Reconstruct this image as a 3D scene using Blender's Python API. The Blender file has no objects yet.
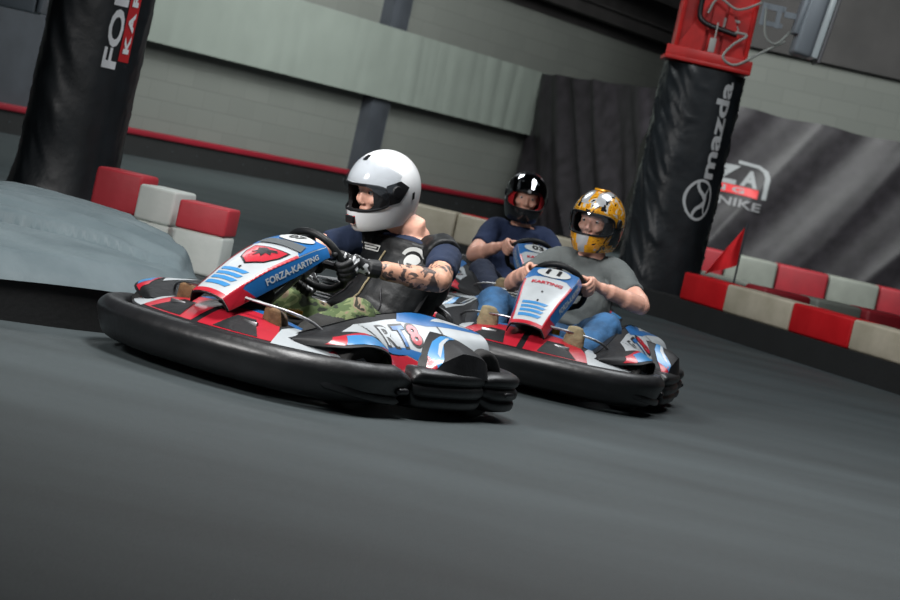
import bpy, bmesh, math, random
from mathutils import Vector, Matrix, noise
from mathutils.geometry import delaunay_2d_cdt
from mathutils.bvhtree import BVHTree
random.seed(7)
PI = math.pi
C = bpy.context.scene.collection
V = Vector

# ------------------------------------------------------------------ materials
def mat(name, col, rough=.5, metal=0, var=.0, vscale=8, bump=0, bscale=40, coat=0, spec=.5, col2=None, detail=4):
    m = bpy.data.materials.new(name); m.use_nodes = True
    nt = m.node_tree; b = nt.nodes['Principled BSDF']
    b.inputs['Base Color'].default_value = (*col, 1)
    b.inputs['Roughness'].default_value = rough
    b.inputs['Metallic'].default_value = metal
    b.inputs['Specular IOR Level'].default_value = spec
    if coat:
        b.inputs['Coat Weight'].default_value = coat; b.inputs['Coat Roughness'].default_value = .08
    tc = nt.nodes.new('ShaderNodeTexCoord')
    if var or col2:
        n = nt.nodes.new('ShaderNodeTexNoise'); n.inputs['Scale'].default_value = vscale; n.inputs['Detail'].default_value = detail
        nt.links.new(tc.outputs['Object'], n.inputs['Vector'])
        r = nt.nodes.new('ShaderNodeValToRGB')
        c2 = col2 if col2 else tuple(min(1, c*(1+var)) for c in col)
        c1 = col if col2 else tuple(c*(1-var) for c in col)
        r.color_ramp.elements[0].color = (*c1, 1); r.color_ramp.elements[1].color = (*c2, 1)
        r.color_ramp.elements[0].position = .32; r.color_ramp.elements[1].position = .68
        nt.links.new(n.outputs['Fac'], r.inputs['Fac']); nt.links.new(r.outputs['Color'], b.inputs['Base Color'])
    if bump:
        n2 = nt.nodes.new('ShaderNodeTexNoise'); n2.inputs['Scale'].default_value = bscale; n2.inputs['Detail'].default_value = 5
        nt.links.new(tc.outputs['Object'], n2.inputs['Vector'])
        bp = nt.nodes.new('ShaderNodeBump'); bp.inputs['Strength'].default_value = bump; bp.inputs['Distance'].default_value = .02
        nt.links.new(n2.outputs['Fac'], bp.inputs['Height']); nt.links.new(bp.outputs['Normal'], b.inputs['Normal'])
    return m

M = {}
M['white'] = mat('white_sticker', (.36, .39, .41), .35, coat=.1, var=.06, vscale=14)
M['red'] = mat('red_sticker', (.38, .012, .026), .33, coat=.15, var=.08, vscale=12)
M['blue'] = mat('blue_sticker', (.012, .105, .30), .33, coat=.15, var=.1, vscale=12)
M['lightblue'] = mat('light_blue_sticker', (.035, .19, .42), .33, coat=.15)
M['black_ink'] = mat('black_ink', (.006, .006, .008), .35)
M['smoke'] = mat('smoked_window', (.075, .085, .09), .55, spec=.2)
M['plastic'] = mat('black_plastic', (.0055, .006, .0072), .42, var=.3, vscale=9, bump=.12, bscale=24, spec=.6)
M['plastic_matt'] = mat('matt_black_plastic', (.006, .0065, .008), .55, spec=.3, var=.3, vscale=14, bump=.1)
M['tyre'] = mat('tyre_rubber', (.010, .010, .010), .75, var=.3, bump=.2, bscale=60)
M['steel'] = mat('bare_steel', (.30, .30, .31), .38, metal=1, var=.2, vscale=30)
M['darksteel'] = mat('dark_steel_tube', (.05, .05, .055), .4, metal=.7)
M['alu'] = mat('cast_aluminium', (.35, .36, .37), .45, metal=.9, bump=.2, bscale=70)
M['rim'] = mat('wheel_rim', (.12, .12, .13), .4, metal=.8)
M['leather'] = mat('black_leather', (.006, .007, .008), .5, var=.3, vscale=20, bump=.15, bscale=30, spec=.28)
M['navy'] = mat('navy_cotton', (.005, .014, .042), .9, var=.15, vscale=10, bump=.2, bscale=30)
M['navy2'] = mat('dark_navy_cotton', (.014, .027, .075), .9, var=.12, vscale=10, bump=.2, bscale=30)
M['grey_shirt'] = mat('grey_cotton', (.115, .13, .13), .95, var=.12, vscale=9, bump=.25, bscale=26)
M['jeans'] = mat('blue_denim', (.022, .085, .19), .85, var=.5, vscale=9, bump=.3, bscale=30)
M['shin_shade'] = mat('shaded_shin_cloth', (.010, .010, .009), .8, bump=.2)  # shade over the lower legs, painted as near-black cloth
M['trousers'] = mat('dark_trousers', (.015, .022, .045), .9, var=.2, bump=.2)
M['brown_boot'] = mat('brown_boot_leather', (.07, .04, .022), .6, var=.35, vscale=18, bump=.3)
M['sole'] = mat('tan_shoe_sole', (.23, .19, .11), .75, var=.2, vscale=26, bump=.3)
M['boot_sole'] = mat('worn_brown_boot_sole', (.13, .07, .03), .8, var=.4, vscale=30, bump=.3)
M['suede'] = mat('beige_shoe', (.20, .17, .11), .85, var=.2, vscale=16, bump=.2)
M['glove_black'] = mat('black_glove', (.010, .011, .013), .6, bump=.2)
M['glove_white'] = mat('white_glove_print', (.62, .64, .66), .6)
M['eye_white'] = mat('eye_white', (.7, .7, .7), .2); M['iris'] = mat('eye_iris', (.03, .02, .012), .15)
M['helmet_white'] = mat('white_helmet_shell', (.74, .76, .78), .2, coat=.5)
M['helmet_black'] = mat('black_helmet_shell', (.010, .011, .013), .2, coat=.5)
M['gold'] = mat('gold_paint', (.72, .33, .012), .25, metal=.25, coat=.5, var=.25, vscale=25)
M['silver'] = mat('silver_paint', (.50, .52, .54), .2, metal=.4, coat=.5)
M['padding'] = mat('helmet_padding', (.012, .012, .014), .9, bump=.3)
M['red_pad'] = mat('red_helmet_lining', (.42, .006, .012), .8)
M['patch_white'] = mat('pale_embroidery', (.42, .43, .42), .85)
M['number_white'] = mat('white_number_disc', (.40, .42, .42), .45)
M['barrier_red'] = mat('red_barrier_plastic', (.44, .004, .008), .5, col2=(.54, .008, .013), vscale=5, bump=.1, bscale=20, spec=.25)
M['curb_red'] = mat('red_curb_block', (.55, .040, .055), .5, col2=(.66, .055, .075), vscale=5, bump=.1, bscale=20)
M['curb_white'] = mat('white_curb_block', (.66, .71, .67), .5, col2=(.80, .84, .80), vscale=5, bump=.1, bscale=20)
M['barrier_white'] = mat('white_barrier_plastic', (.37, .33, .25), .5, col2=(.48, .43, .34), vscale=5, bump=.1, bscale=20)
M['rail_red'] = mat('dark_red_rail', (.20, .006, .016), .5, var=.15, vscale=2)
M['skirt'] = mat('black_rubber_skirt', (.0035, .004, .0045), .75, var=.3, vscale=4, bump=.1)
M['island'] = mat('grey_painted_tyres', (.055, .082, .093), .6, col2=(.095, .128, .140), vscale=3, bump=.35, bscale=9)
M['tarp'] = mat('black_tarpaulin', (.017, .015, .018), .46, var=.3, vscale=6, bump=.10, bscale=8, spec=.35)
M['tarp2'] = mat('black_pillar_tarpaulin', (.011, .014, .017), .36, var=.3, vscale=6, bump=.12, bscale=10, spec=.6)
M['red_steel'] = mat('red_painted_steel', (.55, .014, .012), .4, var=.25, vscale=5, bump=.05)
M['dark_column'] = mat('dark_grey_column', (.038, .043, .052), .55, var=.15, vscale=3)
M['sheet'] = mat('pale_grey_sheeting', (.175, .20, .18), .6, var=.05, vscale=2, bump=.1, bscale=5)
M['roof_dark'] = mat('dark_roof_metal', (.020, .018, .018), .7, var=.3, vscale=2)
M['lamp_grey'] = mat('grey_lamp_housing', (.22, .25, .28), .45, metal=.2)
M['lamp_face'] = mat('pale_lamp_face', (.62, .70, .72), .3)
M['cable'] = mat('grey_cable', (.30, .32, .30), .5)
M['flag'] = mat('red_flag_cloth', (.66, .006, .012), .8, var=.15, vscale=6)
M['yellow'] = mat('yellow_plastic', (.5, .45, .05), .5)
M['tag'] = mat('paper_tag', (.42, .42, .40), .7)
M['redlogo'] = mat('red_print', (.55, .015, .02), .5)
M['whiteprint'] = mat('white_print', (.55, .57, .58), .5)
M['fadedprint'] = mat('faded_print', (.22, .23, .24), .6)
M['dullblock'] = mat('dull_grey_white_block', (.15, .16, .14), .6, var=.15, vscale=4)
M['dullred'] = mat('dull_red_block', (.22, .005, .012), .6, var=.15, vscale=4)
M['brightprint'] = mat('bright_white_print', (.85, .88, .90), .5)
M['greyprint'] = mat('grey_print', (.17, .17, .18), .6)

def skin(name, base, tattoo=False):
    m = mat(name, base, .5, col2=tuple(min(1, c*1.15) for c in base), vscale=18, bump=.08, bscale=60)
    nt = m.node_tree; b = nt.nodes['Principled BSDF']
    b.inputs['Subsurface Weight'].default_value = .06
    b.inputs['Subsurface Radius'].default_value = (.02, .008, .005)
    if tattoo:
        tc = nt.nodes.new('ShaderNodeTexCoord'); n = nt.nodes.new('ShaderNodeTexNoise')
        n.inputs['Scale'].default_value = 22; n.inputs['Detail'].default_value = 3; n.inputs['Distortion'].default_value = 1.2
        nt.links.new(tc.outputs['Object'], n.inputs['Vector'])
        r = nt.nodes.new('ShaderNodeValToRGB'); r.color_ramp.elements[0].position = .50; r.color_ramp.elements[1].position = .56
        r.color_ramp.elements[0].color = (*base, 1); r.color_ramp.elements[1].color = (.07, .05, .045, 1)
        nt.links.new(n.outputs['Fac'], r.inputs['Fac']); nt.links.new(r.outputs['Color'], b.inputs['Base Color'])
    return m
M['skin'] = skin('skin', (.66, .36, .27)); M['skin_tattoo'] = skin('tattooed_skin', (.52, .28, .19), True)

def camo():
    m = mat('camouflage_cloth', (.09, .10, .045), .9, bump=.25, bscale=25)
    nt = m.node_tree; b = nt.nodes['Principled BSDF']
    tc = nt.nodes.new('ShaderNodeTexCoord'); n = nt.nodes.new('ShaderNodeTexNoise')
    n.inputs['Scale'].default_value = 9; n.inputs['Detail'].default_value = 2; n.inputs['Distortion'].default_value = 1
    nt.links.new(tc.outputs['Object'], n.inputs['Vector'])
    r = nt.nodes.new('ShaderNodeValToRGB'); r.color_ramp.interpolation = 'CONSTANT'
    e = r.color_ramp.elements; e[0].color = (.012, .018, .010, 1); e[1].position = .43; e[1].color = (.055, .085, .030, 1)
    for p, c in ((.52, (.13, .16, .07, 1)), (.60, (.20, .15, .10, 1)), (.66, (.02, .02, .012, 1))):
        x = e.new(p); x.color = c
    nt.links.new(n.outputs['Fac'], r.inputs['Fac']); nt.links.new(r.outputs['Color'], b.inputs['Base Color'])
    return m
M['camo'] = camo()

def brickmat():
    m = mat('grey_painted_block_wall', (.15, .16, .152), .85)
    nt = m.node_tree; b = nt.nodes['Principled BSDF']
    tc = nt.nodes.new('ShaderNodeTexCoord'); br = nt.nodes.new('ShaderNodeTexBrick')
    br.inputs['Color1'].default_value = (.112, .120, .110, 1); br.inputs['Color2'].default_value = (.122, .130, .119, 1)
    br.inputs['Mortar'].default_value = (.105, .112, .103, 1); br.inputs['Scale'].default_value = 1
    br.inputs['Brick Width'].default_value = .6; br.inputs['Row Height'].default_value = .25; br.inputs['Mortar Size'].default_value = .012
    br.inputs['Mortar Smooth'].default_value = .6
    mp = nt.nodes.new('ShaderNodeMapping'); mp.inputs['Rotation'].default_value = (PI/2, 0, 0)
    nt.links.new(tc.outputs['Object'], mp.inputs['Vector']); nt.links.new(mp.outputs['Vector'], br.inputs['Vector'])
    nt.links.new(br.outputs['Color'], b.inputs['Base Color'])
    bp = nt.nodes.new('ShaderNodeBump'); bp.inputs['Strength'].default_value = .25; bp.inputs['Distance'].default_value = .01
    nt.links.new(br.outputs['Fac'], bp.inputs['Height']); bp.invert = True
    nt.links.new(bp.outputs['Normal'], b.inputs['Normal'])
    return m
M['block'] = brickmat()

def floormat():
    m = mat('dark_asphalt', (.05, .055, .06), .62, spec=.4)
    nt = m.node_tree; b = nt.nodes['Principled BSDF']; tc = nt.nodes.new('ShaderNodeTexCoord')
    n1 = nt.nodes.new('ShaderNodeTexNoise'); n1.inputs['Scale'].default_value = 1.1; n1.inputs['Detail'].default_value = 6
    n2 = nt.nodes.new('ShaderNodeTexNoise'); n2.inputs['Scale'].default_value = 45; n2.inputs['Detail'].default_value = 6
    mp = nt.nodes.new('ShaderNodeMapping'); mp.inputs['Rotation'].default_value = (0, 0, .35); mp.inputs['Scale'].default_value = (.45, 1.6, 1)
    nt.links.new(tc.outputs['Object'], mp.inputs['Vector']); nt.links.new(mp.outputs['Vector'], n1.inputs['Vector'])
    nt.links.new(tc.outputs['Object'], n2.inputs['Vector'])
    mx = nt.nodes.new('ShaderNodeMath'); mx.operation = 'MULTIPLY_ADD'; mx.inputs[1].default_value = .45
    nt.links.new(n2.outputs['Fac'], mx.inputs[0]); nt.links.new(n1.outputs['Fac'], mx.inputs[2])
    r = nt.nodes.new('ShaderNodeValToRGB'); r.color_ramp.elements[0].position = .5; r.color_ramp.elements[1].position = .95
    r.color_ramp.elements[0].color = (.023, .0305, .0325, 1); r.color_ramp.elements[1].color = (.043, .056, .060, 1)
    nt.links.new(mx.outputs[0], r.inputs['Fac']); nt.links.new(r.outputs['Color'], b.inputs['Base Color'])
    n3 = nt.nodes.new('ShaderNodeTexNoise'); n3.inputs['Scale'].default_value = 160; n3.inputs['Detail'].default_value = 3
    nt.links.new(tc.outputs['Object'], n3.inputs['Vector'])
    bp = nt.nodes.new('ShaderNodeBump'); bp.inputs['Strength'].default_value = .5; bp.inputs['Distance'].default_value = .004
    nt.links.new(n3.outputs['Fac'], bp.inputs['Height']); nt.links.new(bp.outputs['Normal'], b.inputs['Normal'])
    return m
M['floor'] = floormat()

def goldmat():
    m = mat('gold_silver_black_helmet_paint', (.6, .3, .02), .22, coat=.6, metal=.1)
    nt = m.node_tree; b = nt.nodes['Principled BSDF']; tc = nt.nodes.new('ShaderNodeTexCoord')
    n = nt.nodes.new('ShaderNodeTexNoise'); n.inputs['Scale'].default_value = 13; n.inputs['Detail'].default_value = 2.5; n.inputs['Distortion'].default_value = 2.2
    nt.links.new(tc.outputs['Object'], n.inputs['Vector'])
    r = nt.nodes.new('ShaderNodeValToRGB'); r.color_ramp.interpolation = 'CONSTANT'
    e = r.color_ramp.elements; e[0].color = (.012, .010, .008, 1); e[1].position = .40; e[1].color = (.66, .30, .012, 1)
    for p, c in ((.50, (.50, .20, .01, 1)), (.54, (.70, .36, .03, 1)), (.62, (.45, .46, .46, 1)), (.70, (.02, .02, .02, 1))):
        x = e.new(p); x.color = c
    nt.links.new(n.outputs['Fac'], r.inputs['Fac']); nt.links.new(r.outputs['Color'], b.inputs['Base Color'])
    return m
M['goldmix'] = goldmat()

def glassmat(name, tint, alpha, rough=.05):
    m = bpy.data.materials.new(name); m.use_nodes = True; nt = m.node_tree
    for n in list(nt.nodes): nt.nodes.remove(n)
    o = nt.nodes.new('ShaderNodeOutputMaterial'); t = nt.nodes.new('ShaderNodeBsdfTransparent'); t.inputs[0].default_value = (*tint, 1)
    g = nt.nodes.new('ShaderNodeBsdfGlossy'); g.inputs['Roughness'].default_value = rough; g.inputs[0].default_value = (.9, .92, .95, 1)
    mx = nt.nodes.new('ShaderNodeMixShader'); mx.inputs[0].default_value = alpha
    nt.links.new(t.outputs[0], mx.inputs[1]); nt.links.new(g.outputs[0], mx.inputs[2]); nt.links.new(mx.outputs[0], o.inputs[0])
    return m
M['visor_clear'] = glassmat('clear_visor', (.93, .94, .95), .07)
M['visor_tint'] = glassmat('tinted_visor', (.93, .94, .95), .12, .08)
M['visor_mirror'] = glassmat('mirrored_visor', (.12, .12, .13), .45)

# ------------------------------------------------------------------ mesh helpers
class MB:
    def __init__(s): s.v = []; s.f = []; s.m = []
    def add(s, vs, fs, mi=0):
        o = len(s.v); s.v += [V(p) for p in vs]
        for f in fs: s.f.append(tuple(i+o for i in f)); s.m.append(mi)
        return s
    def xf(s, mt): s.v = [mt @ p for p in s.v]; return s
    def build(s, name, mats, parent=None, ang=40, loc=None):
        me = bpy.data.meshes.new(name); me.from_pydata([tuple(p) for p in s.v], [], s.f)
        if not isinstance(mats, (list, tuple)): mats = [mats]
        for m in mats: me.materials.append(m)
        me.polygons.foreach_set('material_index', s.m)
        me.polygons.foreach_set('use_smooth', [True]*len(s.f))
        bm = bmesh.new(); bm.from_mesh(me); bmesh.ops.recalc_face_normals(bm, faces=bm.faces) if not getattr(s, 'keep', False) else None
        bm.to_mesh(me); bm.free(); me.update(); me.set_sharp_from_angle(angle=math.radians(ang))
        o = bpy.data.objects.new(name, me); C.objects.link(o)
        if parent: o.parent = parent
        return o

def box(mb, c, s, mi=0, rot=None, bev=0, seg=2):
    bm = bmesh.new(); bmesh.ops.create_cube(bm, size=1)
    bmesh.ops.scale(bm, vec=V(s), verts=bm.verts)
    if bev: bmesh.ops.bevel(bm, geom=list(bm.edges), offset=bev, segments=seg, affect='EDGES', profile=.5)
    mt = Matrix.Translation(V(c)) @ (rot.to_4x4() if rot is not None else Matrix())
    bm.verts.index_update()
    mb.add([mt @ v.co for v in bm.verts], [[v.index for v in f.verts] for f in bm.faces], mi); bm.free()
    return mb

def frames(pts, up=None):
    out = []; n = len(pts); prev = None
    for i in range(n):
        t = (pts[min(i+1, n-1)]-pts[max(i-1, 0)])
        t = t.normalized() if t.length > 1e-9 else V((1, 0, 0))
        if prev is None:
            a = V(up) if up else (V((0, 1, 0)) if abs(t.y) < .9 else V((0, 0, 1)))
        else: a = prev
        a = (a - t*a.dot(t)).normalized(); prev = a
        out.append((t, a, t.cross(a)))
    return out

def tube(mb, pts, rad, n=12, mi=0, cap=True, up=None, closed=False, round_caps=False):
    pts = [V(p) for p in pts]
    if not isinstance(rad, (list, tuple)): rad = [rad]*len(pts)
    rad = [r if isinstance(r, tuple) else (r, r) for r in rad]
    if closed:
        pts2 = [pts[-1]]+pts+[pts[0]]; fr = frames(pts2, up)[1:-1]
    else: fr = frames(pts, up)
    rings = [(pts[i], fr[i], rad[i]) for i in range(len(pts))]
    if round_caps:
        def capr(i, sgn):
            p, f, r = rings[i]; o = []
            for a in (.35, .7, 1.05, 1.35):
                k = math.cos(a); d = math.sin(a)*min(r)
                o.append((p+f[0]*sgn*d, f, (r[0]*k, r[1]*k)))
            return o
        s = capr(0, -1)[::-1]; e = capr(len(rings)-1, 1); rings = s+rings+e
    vs = []; fs = []
    for p, f, r in rings:
        for k in range(n):
            a = 2*PI*k/n; vs.append(p+f[1]*math.cos(a)*r[0]+f[2]*math.sin(a)*r[1])
    R = len(rings)
    for i in range(R if closed else R-1):
        j = (i+1) % R
        for k in range(n): fs.append((i*n+k, i*n+(k+1) % n, j*n+(k+1) % n, j*n+k))
    if cap and not closed: fs.append(tuple(range(n))[::-1]); fs.append(tuple((R-1)*n+k for k in range(n)))
    mb.add(vs, fs, mi); return mb

def lathe(mb, prof, n=32, mi=0, mt=None, closed=True):
    vs = []; fs = []; P = len(prof)
    for k in range(n):
        a = 2*PI*k/n
        for (r, z) in prof: vs.append(V((r*math.cos(a), r*math.sin(a), z)))
    for k in range(n):
        k2 = (k+1) % n
        for j in range(P if closed else P-1):
            j2 = (j+1) % P; fs.append((k*P+j, k2*P+j, k2*P+j2, k*P+j2))
    if mt: vs = [mt @ v for v in vs]
    mb.add(vs, fs, mi); return mb

def catmull(pts, n=6):
    pts = [V(p) for p in pts]; out = []
    for i in range(len(pts)-1):
        p0 = pts[max(i-1, 0)]; p1 = pts[i]; p2 = pts[i+1]; p3 = pts[min(i+2, len(pts)-1)]
        for k in range(n):
            t = k/n; out.append(.5*((2*p1)+(p2-p0)*t+(2*p0-5*p1+4*p2-p3)*t*t+(3*p1-p0-3*p2+p3)*t**3))
    out.append(pts[-1]); return out

def rail(keys):
    """keys: list of (u, (x,y,z)) -> smooth function of u"""
    us = [k[0] for k in keys]; ps = [V(k[1]) for k in keys]
    def f(u):
        u = max(us[0], min(us[-1], u)); i = 0
        while i < len(us)-2 and u > us[i+1]: i += 1
        t = (u-us[i])/(us[i+1]-us[i])
        p0 = ps[max(i-1, 0)]; p1 = ps[i]; p2 = ps[i+1]; p3 = ps[min(i+2, len(ps)-1)]
        return .5*((2*p1)+(p2-p0)*t+(2*p0-5*p1+4*p2-p3)*t*t+(3*p1-p0-3*p2+p3)*t**3)
    return f

def nrm(S, u, v, flip=1):
    e = .004
    a = S(u+e, v)-S(u-e, v); b = S(u, v+e)-S(u, v-e)
    n = a.cross(b)
    return n.normalized()*flip if n.length > 1e-12 else V((0, 0, 1))

def surf(mb, S, u0, u1, nu, v0, v1, nv, mi=0, thick=0, flip=1, mi_back=None):
    g = [(u0+(u1-u0)*i/nu, v0+(v1-v0)*j/nv) for i in range(nu+1) for j in range(nv+1)]
    vs = [S(u, v) for u, v in g]; W = nv+1
    fs = [(i*W+j, (i+1)*W+j, (i+1)*W+j+1, i*W+j+1) for i in range(nu) for j in range(nv)]
    mb.add(vs, fs, mi)
    if thick:
        vb = [S(u, v)-nrm(S, u, v, flip)*thick for u, v in g]
        mb.add(vb, [f[::-1] for f in fs], mi if mi_back is None else mi_back)
        bd = [i*W for i in range(nu+1)]+[nu*W+j for j in range(1, nv+1)]+[i*W+nv for i in range(nu-1, -1, -1)]+[j for j in range(nv-1, 0, -1)]
        n = len(bd); o = [vs[i] for i in bd]+[vb[i] for i in bd]
        mb.add(o, [(k, (k+1) % n, n+(k+1) % n, n+k) for k in range(n)], mi if mi_back is None else mi_back)
    return mb

def ell(cx, cy, rx, ry, n=28, rot=0):
    return [(cx+rx*math.cos(2*PI*k/n)*math.cos(rot)-ry*math.sin(2*PI*k/n)*math.sin(rot), cy+rx*math.cos(2*PI*k/n)*math.sin(rot)+ry*math.sin(2*PI*k/n)*math.cos(rot)) for k in range(n)]
def rect(x0, y0, x1, y1): return [(x0, y0), (x1, y0), (x1, y1), (x0, y1)]

def decal(mb, S, poly, mi, off, step=.06, flip=1):
    pts = []; n = len(poly)
    for i in range(n):
        a = V(poly[i]); b = V(poly[(i+1) % n]); k = max(1, int((b-a).length/step))
        for q in range(k): pts.append(a+(b-a)*q/k)
    nb = len(pts); xs = [p.x for p in pts]; ys = [p.y for p in pts]
    def inside(x, y):
        c = False; j = nb-1
        for i in range(nb):
            if (pts[i].y > y) != (pts[j].y > y) and x < (pts[j].x-pts[i].x)*(y-pts[i].y)/(pts[j].y-pts[i].y)+pts[i].x: c = not c
            j = i
        return c
    ins = []; x = min(xs)+step*.5
    while x < max(xs):
        y = min(ys)+step*.5
        while y < max(ys):
            if inside(x, y): ins.append(V((x, y)))
            y += step
        x += step
    r = delaunay_2d_cdt(pts+ins, [], [list(range(nb))], 1, 1e-5)
    vs = [S(p.x, p.y)+nrm(S, p.x, p.y, flip)*off for p in r[0]]
    mb.add(vs, [tuple(f) for f in r[2]], mi); return mb

_tc = {}
def text2d(s, bold=.0, shear=0):
    k = (s, bold, shear)
    if k in _tc: return _tc[k]
    cu = bpy.data.curves.new('t', 'FONT'); cu.body = s; cu.size = 1; cu.offset = bold; cu.shear = shear; cu.align_x = 'CENTER'; cu.resolution_u = 3
    o = bpy.data.objects.new('t', cu); C.objects.link(o)
    bpy.context.view_layer.update()
    me = bpy.data.meshes.new_from_object(o.evaluated_get(bpy.context.evaluated_depsgraph_get()))
    bm = bmesh.new(); bm.from_mesh(me); bmesh.ops.triangulate(bm, faces=bm.faces)
    for _ in range(3):
        le = [e for e in bm.edges if e.calc_length() > .16]
        if le: bmesh.ops.subdivide_edges(bm, edges=le, cuts=1); bmesh.ops.triangulate(bm, faces=bm.faces)
    bm.verts.index_update()
    vs = [(v.co.x, v.co.y) for v in bm.verts]; fs = [tuple(v.index for v in f.verts) for f in bm.faces]
    bm.free(); bpy.data.meshes.remove(me); bpy.data.objects.remove(o); bpy.data.curves.remove(cu)
    xs = [v[0] for v in vs]; ys = [v[1] for v in vs]; cx = (min(xs)+max(xs))/2; w = max(xs)-min(xs); h = max(ys)-min(ys); y0 = min(ys)
    vs = [((x-cx)/w, (y-y0)/h-.5) for x, y in vs]      # normalised: width 1, height 1, centred
    _tc[k] = (vs, fs); return _tc[k]

def textdecal(mb, S, s, cx, cy, w, h, mi, off, rot=0, bold=.0, shear=0, flip=1, mx=1):
    vs, fs = text2d(s, bold, shear); c, sn = math.cos(rot), math.sin(rot); out = []
    for x, y in vs:
        x *= w*mx; y *= h; u = cx+x*c-y*sn; v = cy+x*sn+y*c
        out.append(S(u, v)+nrm(S, u, v, flip)*off)
    mb.add(out, fs, mi); return mb

def evalmesh(o):
    bpy.context.view_layer.update()
    me = bpy.data.meshes.new_from_object(o.evaluated_get(bpy.context.evaluated_depsgraph_get())); return me

def organic(name, mb, mats, parent, voxel=.01, smooth=4, wrinkle=0, wscale=14, matfn=None, decimate=None, hollow=None):
    """fuse overlapping closed volumes into ONE continuous skin"""
    me = bpy.data.meshes.new(name); me.from_pydata([tuple(p) for p in mb.v], [], mb.f)
    bm = bmesh.new(); bm.from_mesh(me); bmesh.ops.recalc_face_normals(bm, faces=bm.faces); bm.to_mesh(me); bm.free()
    o = bpy.data.objects.new(name, me); C.objects.link(o)
    r = o.modifiers.new('r', 'REMESH'); r.mode = 'VOXEL'; r.voxel_size = voxel
    if smooth:
        s = o.modifiers.new('s', 'SMOOTH'); s.iterations = smooth; s.factor = .5
    me2 = evalmesh(o); o.modifiers.clear(); o.data = me2; bpy.data.meshes.remove(me)
    if wrinkle:
        N0 = [v.normal.copy() for v in me2.vertices]
        for v, nv_ in zip(me2.vertices, N0):
            p = v.co.copy(); n = noise.noise(V((p.x, p.y, p.z*.6))*wscale)+.5*noise.noise(p*wscale*2.3+V((3, 1, 2)))
            r_ = 1-abs(n)*1.6
            v.co = p+nv_*wrinkle*r_
    if not isinstance(mats, (list, tuple)): mats = [mats]
    me2.materials.clear()
    for m in mats: me2.materials.append(m)
    me2.polygons.foreach_set('use_smooth', [True]*len(me2.polygons))
    mi = [matfn(p.center) if matfn else 0 for p in me2.polygons]
    me2.polygons.foreach_set('material_index', mi)
    me2.name = name; me2.update()
    if parent: o.parent = parent
    return o

def empty(name, loc=(0, 0, 0), rz=0):
    o = bpy.data.objects.new(name, None); C.objects.link(o); o.location = loc; o.rotation_euler = (0, 0, rz); o.empty_display_size = .2; return o
def tag(o, label=None, cat=None, group=None, kind=None):
    if label: o['label'] = label
    if cat: o['category'] = cat
    if group: o['group'] = group
    if kind: o['kind'] = kind
    return o

# ------------------------------------------------------------------ kart
def sweep(mb, path, prof, mi=0, scale=None, cap=True):
    """path in the ground plane (outward normal on the right of travel), profile of (outward, z)"""
    n = len(path); P = len(prof); vs = []; fs = []
    for i, p in enumerate(path):
        t = (path[min(i+1, n-1)]-path[max(i-1, 0)]).normalized(); nn = V((t.y, -t.x, 0))
        k = scale(i/(n-1)) if scale else (1, 1, .0)
        for (a, z) in prof: vs.append(V((p.x, p.y, 0))+nn*(a*k[0]+k[2])+V((0, 0, .13+(z-.13)*k[1])))
    for i in range(n-1):
        for j in range(P): fs.append((i*P+j, i*P+(j+1) % P, (i+1)*P+(j+1) % P, (i+1)*P+j))
    if cap: fs.append(tuple(range(P))); fs.append(tuple((n-1)*P+j for j in range(P))[::-1])
    mb.add(vs, fs, mi); return mb

def sweep_out(mb, path, prof, sc, c=(0, 0)):
    """sweep with the profile's outside turned away from the kart's middle"""
    far = lambda q: max((v.x-c[0])**2+(v.y-c[1])**2 for v in q.v)
    a = MB(); sweep(a, path, prof, 0, sc); b = MB(); sweep(b, path[::-1], prof, 0, sc)
    q = a if far(a) < far(b) else b; mb.add(q.v, q.f, 0); return mb

def closedprof(pts, n=4):
    pts = [V((a, b, 0)) for a, b in pts]; N = len(pts); out = []
    for i in range(N):
        p0, p1, p2, p3 = pts[i-1], pts[i], pts[(i+1) % N], pts[(i+2) % N]
        for k in range(n):
            t = k/n; q = .5*((2*p1)+(p2-p0)*t+(2*p0-5*p1+4*p2-p3)*t*t+(3*p1-p0-3*p2+p3)*t**3); out.append((q.x, q.y))
    return out

def wheel(parent, name, c, r, w, rr):
    side = 1 if c[1] > 0 else -1
    t = MB(); mt = Matrix.Translation(V(c)) @ Matrix.Rotation(PI/2, 4, 'X')
    h = w/2
    lathe(t, closedprof([(rr, -h*.8), (r*.82, -h), (r*.96, -h*.9), (r, -h*.6), (r, h*.6), (r*.96, h*.9), (r*.82, h), (rr, h*.8), (rr*.98, 0)], 3), 40, 0, mt)
    t.build(name, M['tyre'], parent)
    m2 = MB(); lathe(m2, closedprof([(.02, -h*.2), (rr*.5, -h*.3), (rr*.85, -h*.4), (rr*.9, -h*.85), (rr*1.03, -h*.9), (rr*.99, 0), (rr*1.03, h*.9), (rr*.9, h*.85), (rr*.85, h*.3), (rr*.5, h*.2), (.02, h*.2)], 2), 32, 0, mt)
    for k in range(5):
        a = 2*PI*k/5; box(m2, mt @ V((rr*.55*math.cos(a), rr*.55*math.sin(a), 0)), (.02, h*1.0, .02), 0, bev=.004)
    return m2

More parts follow.
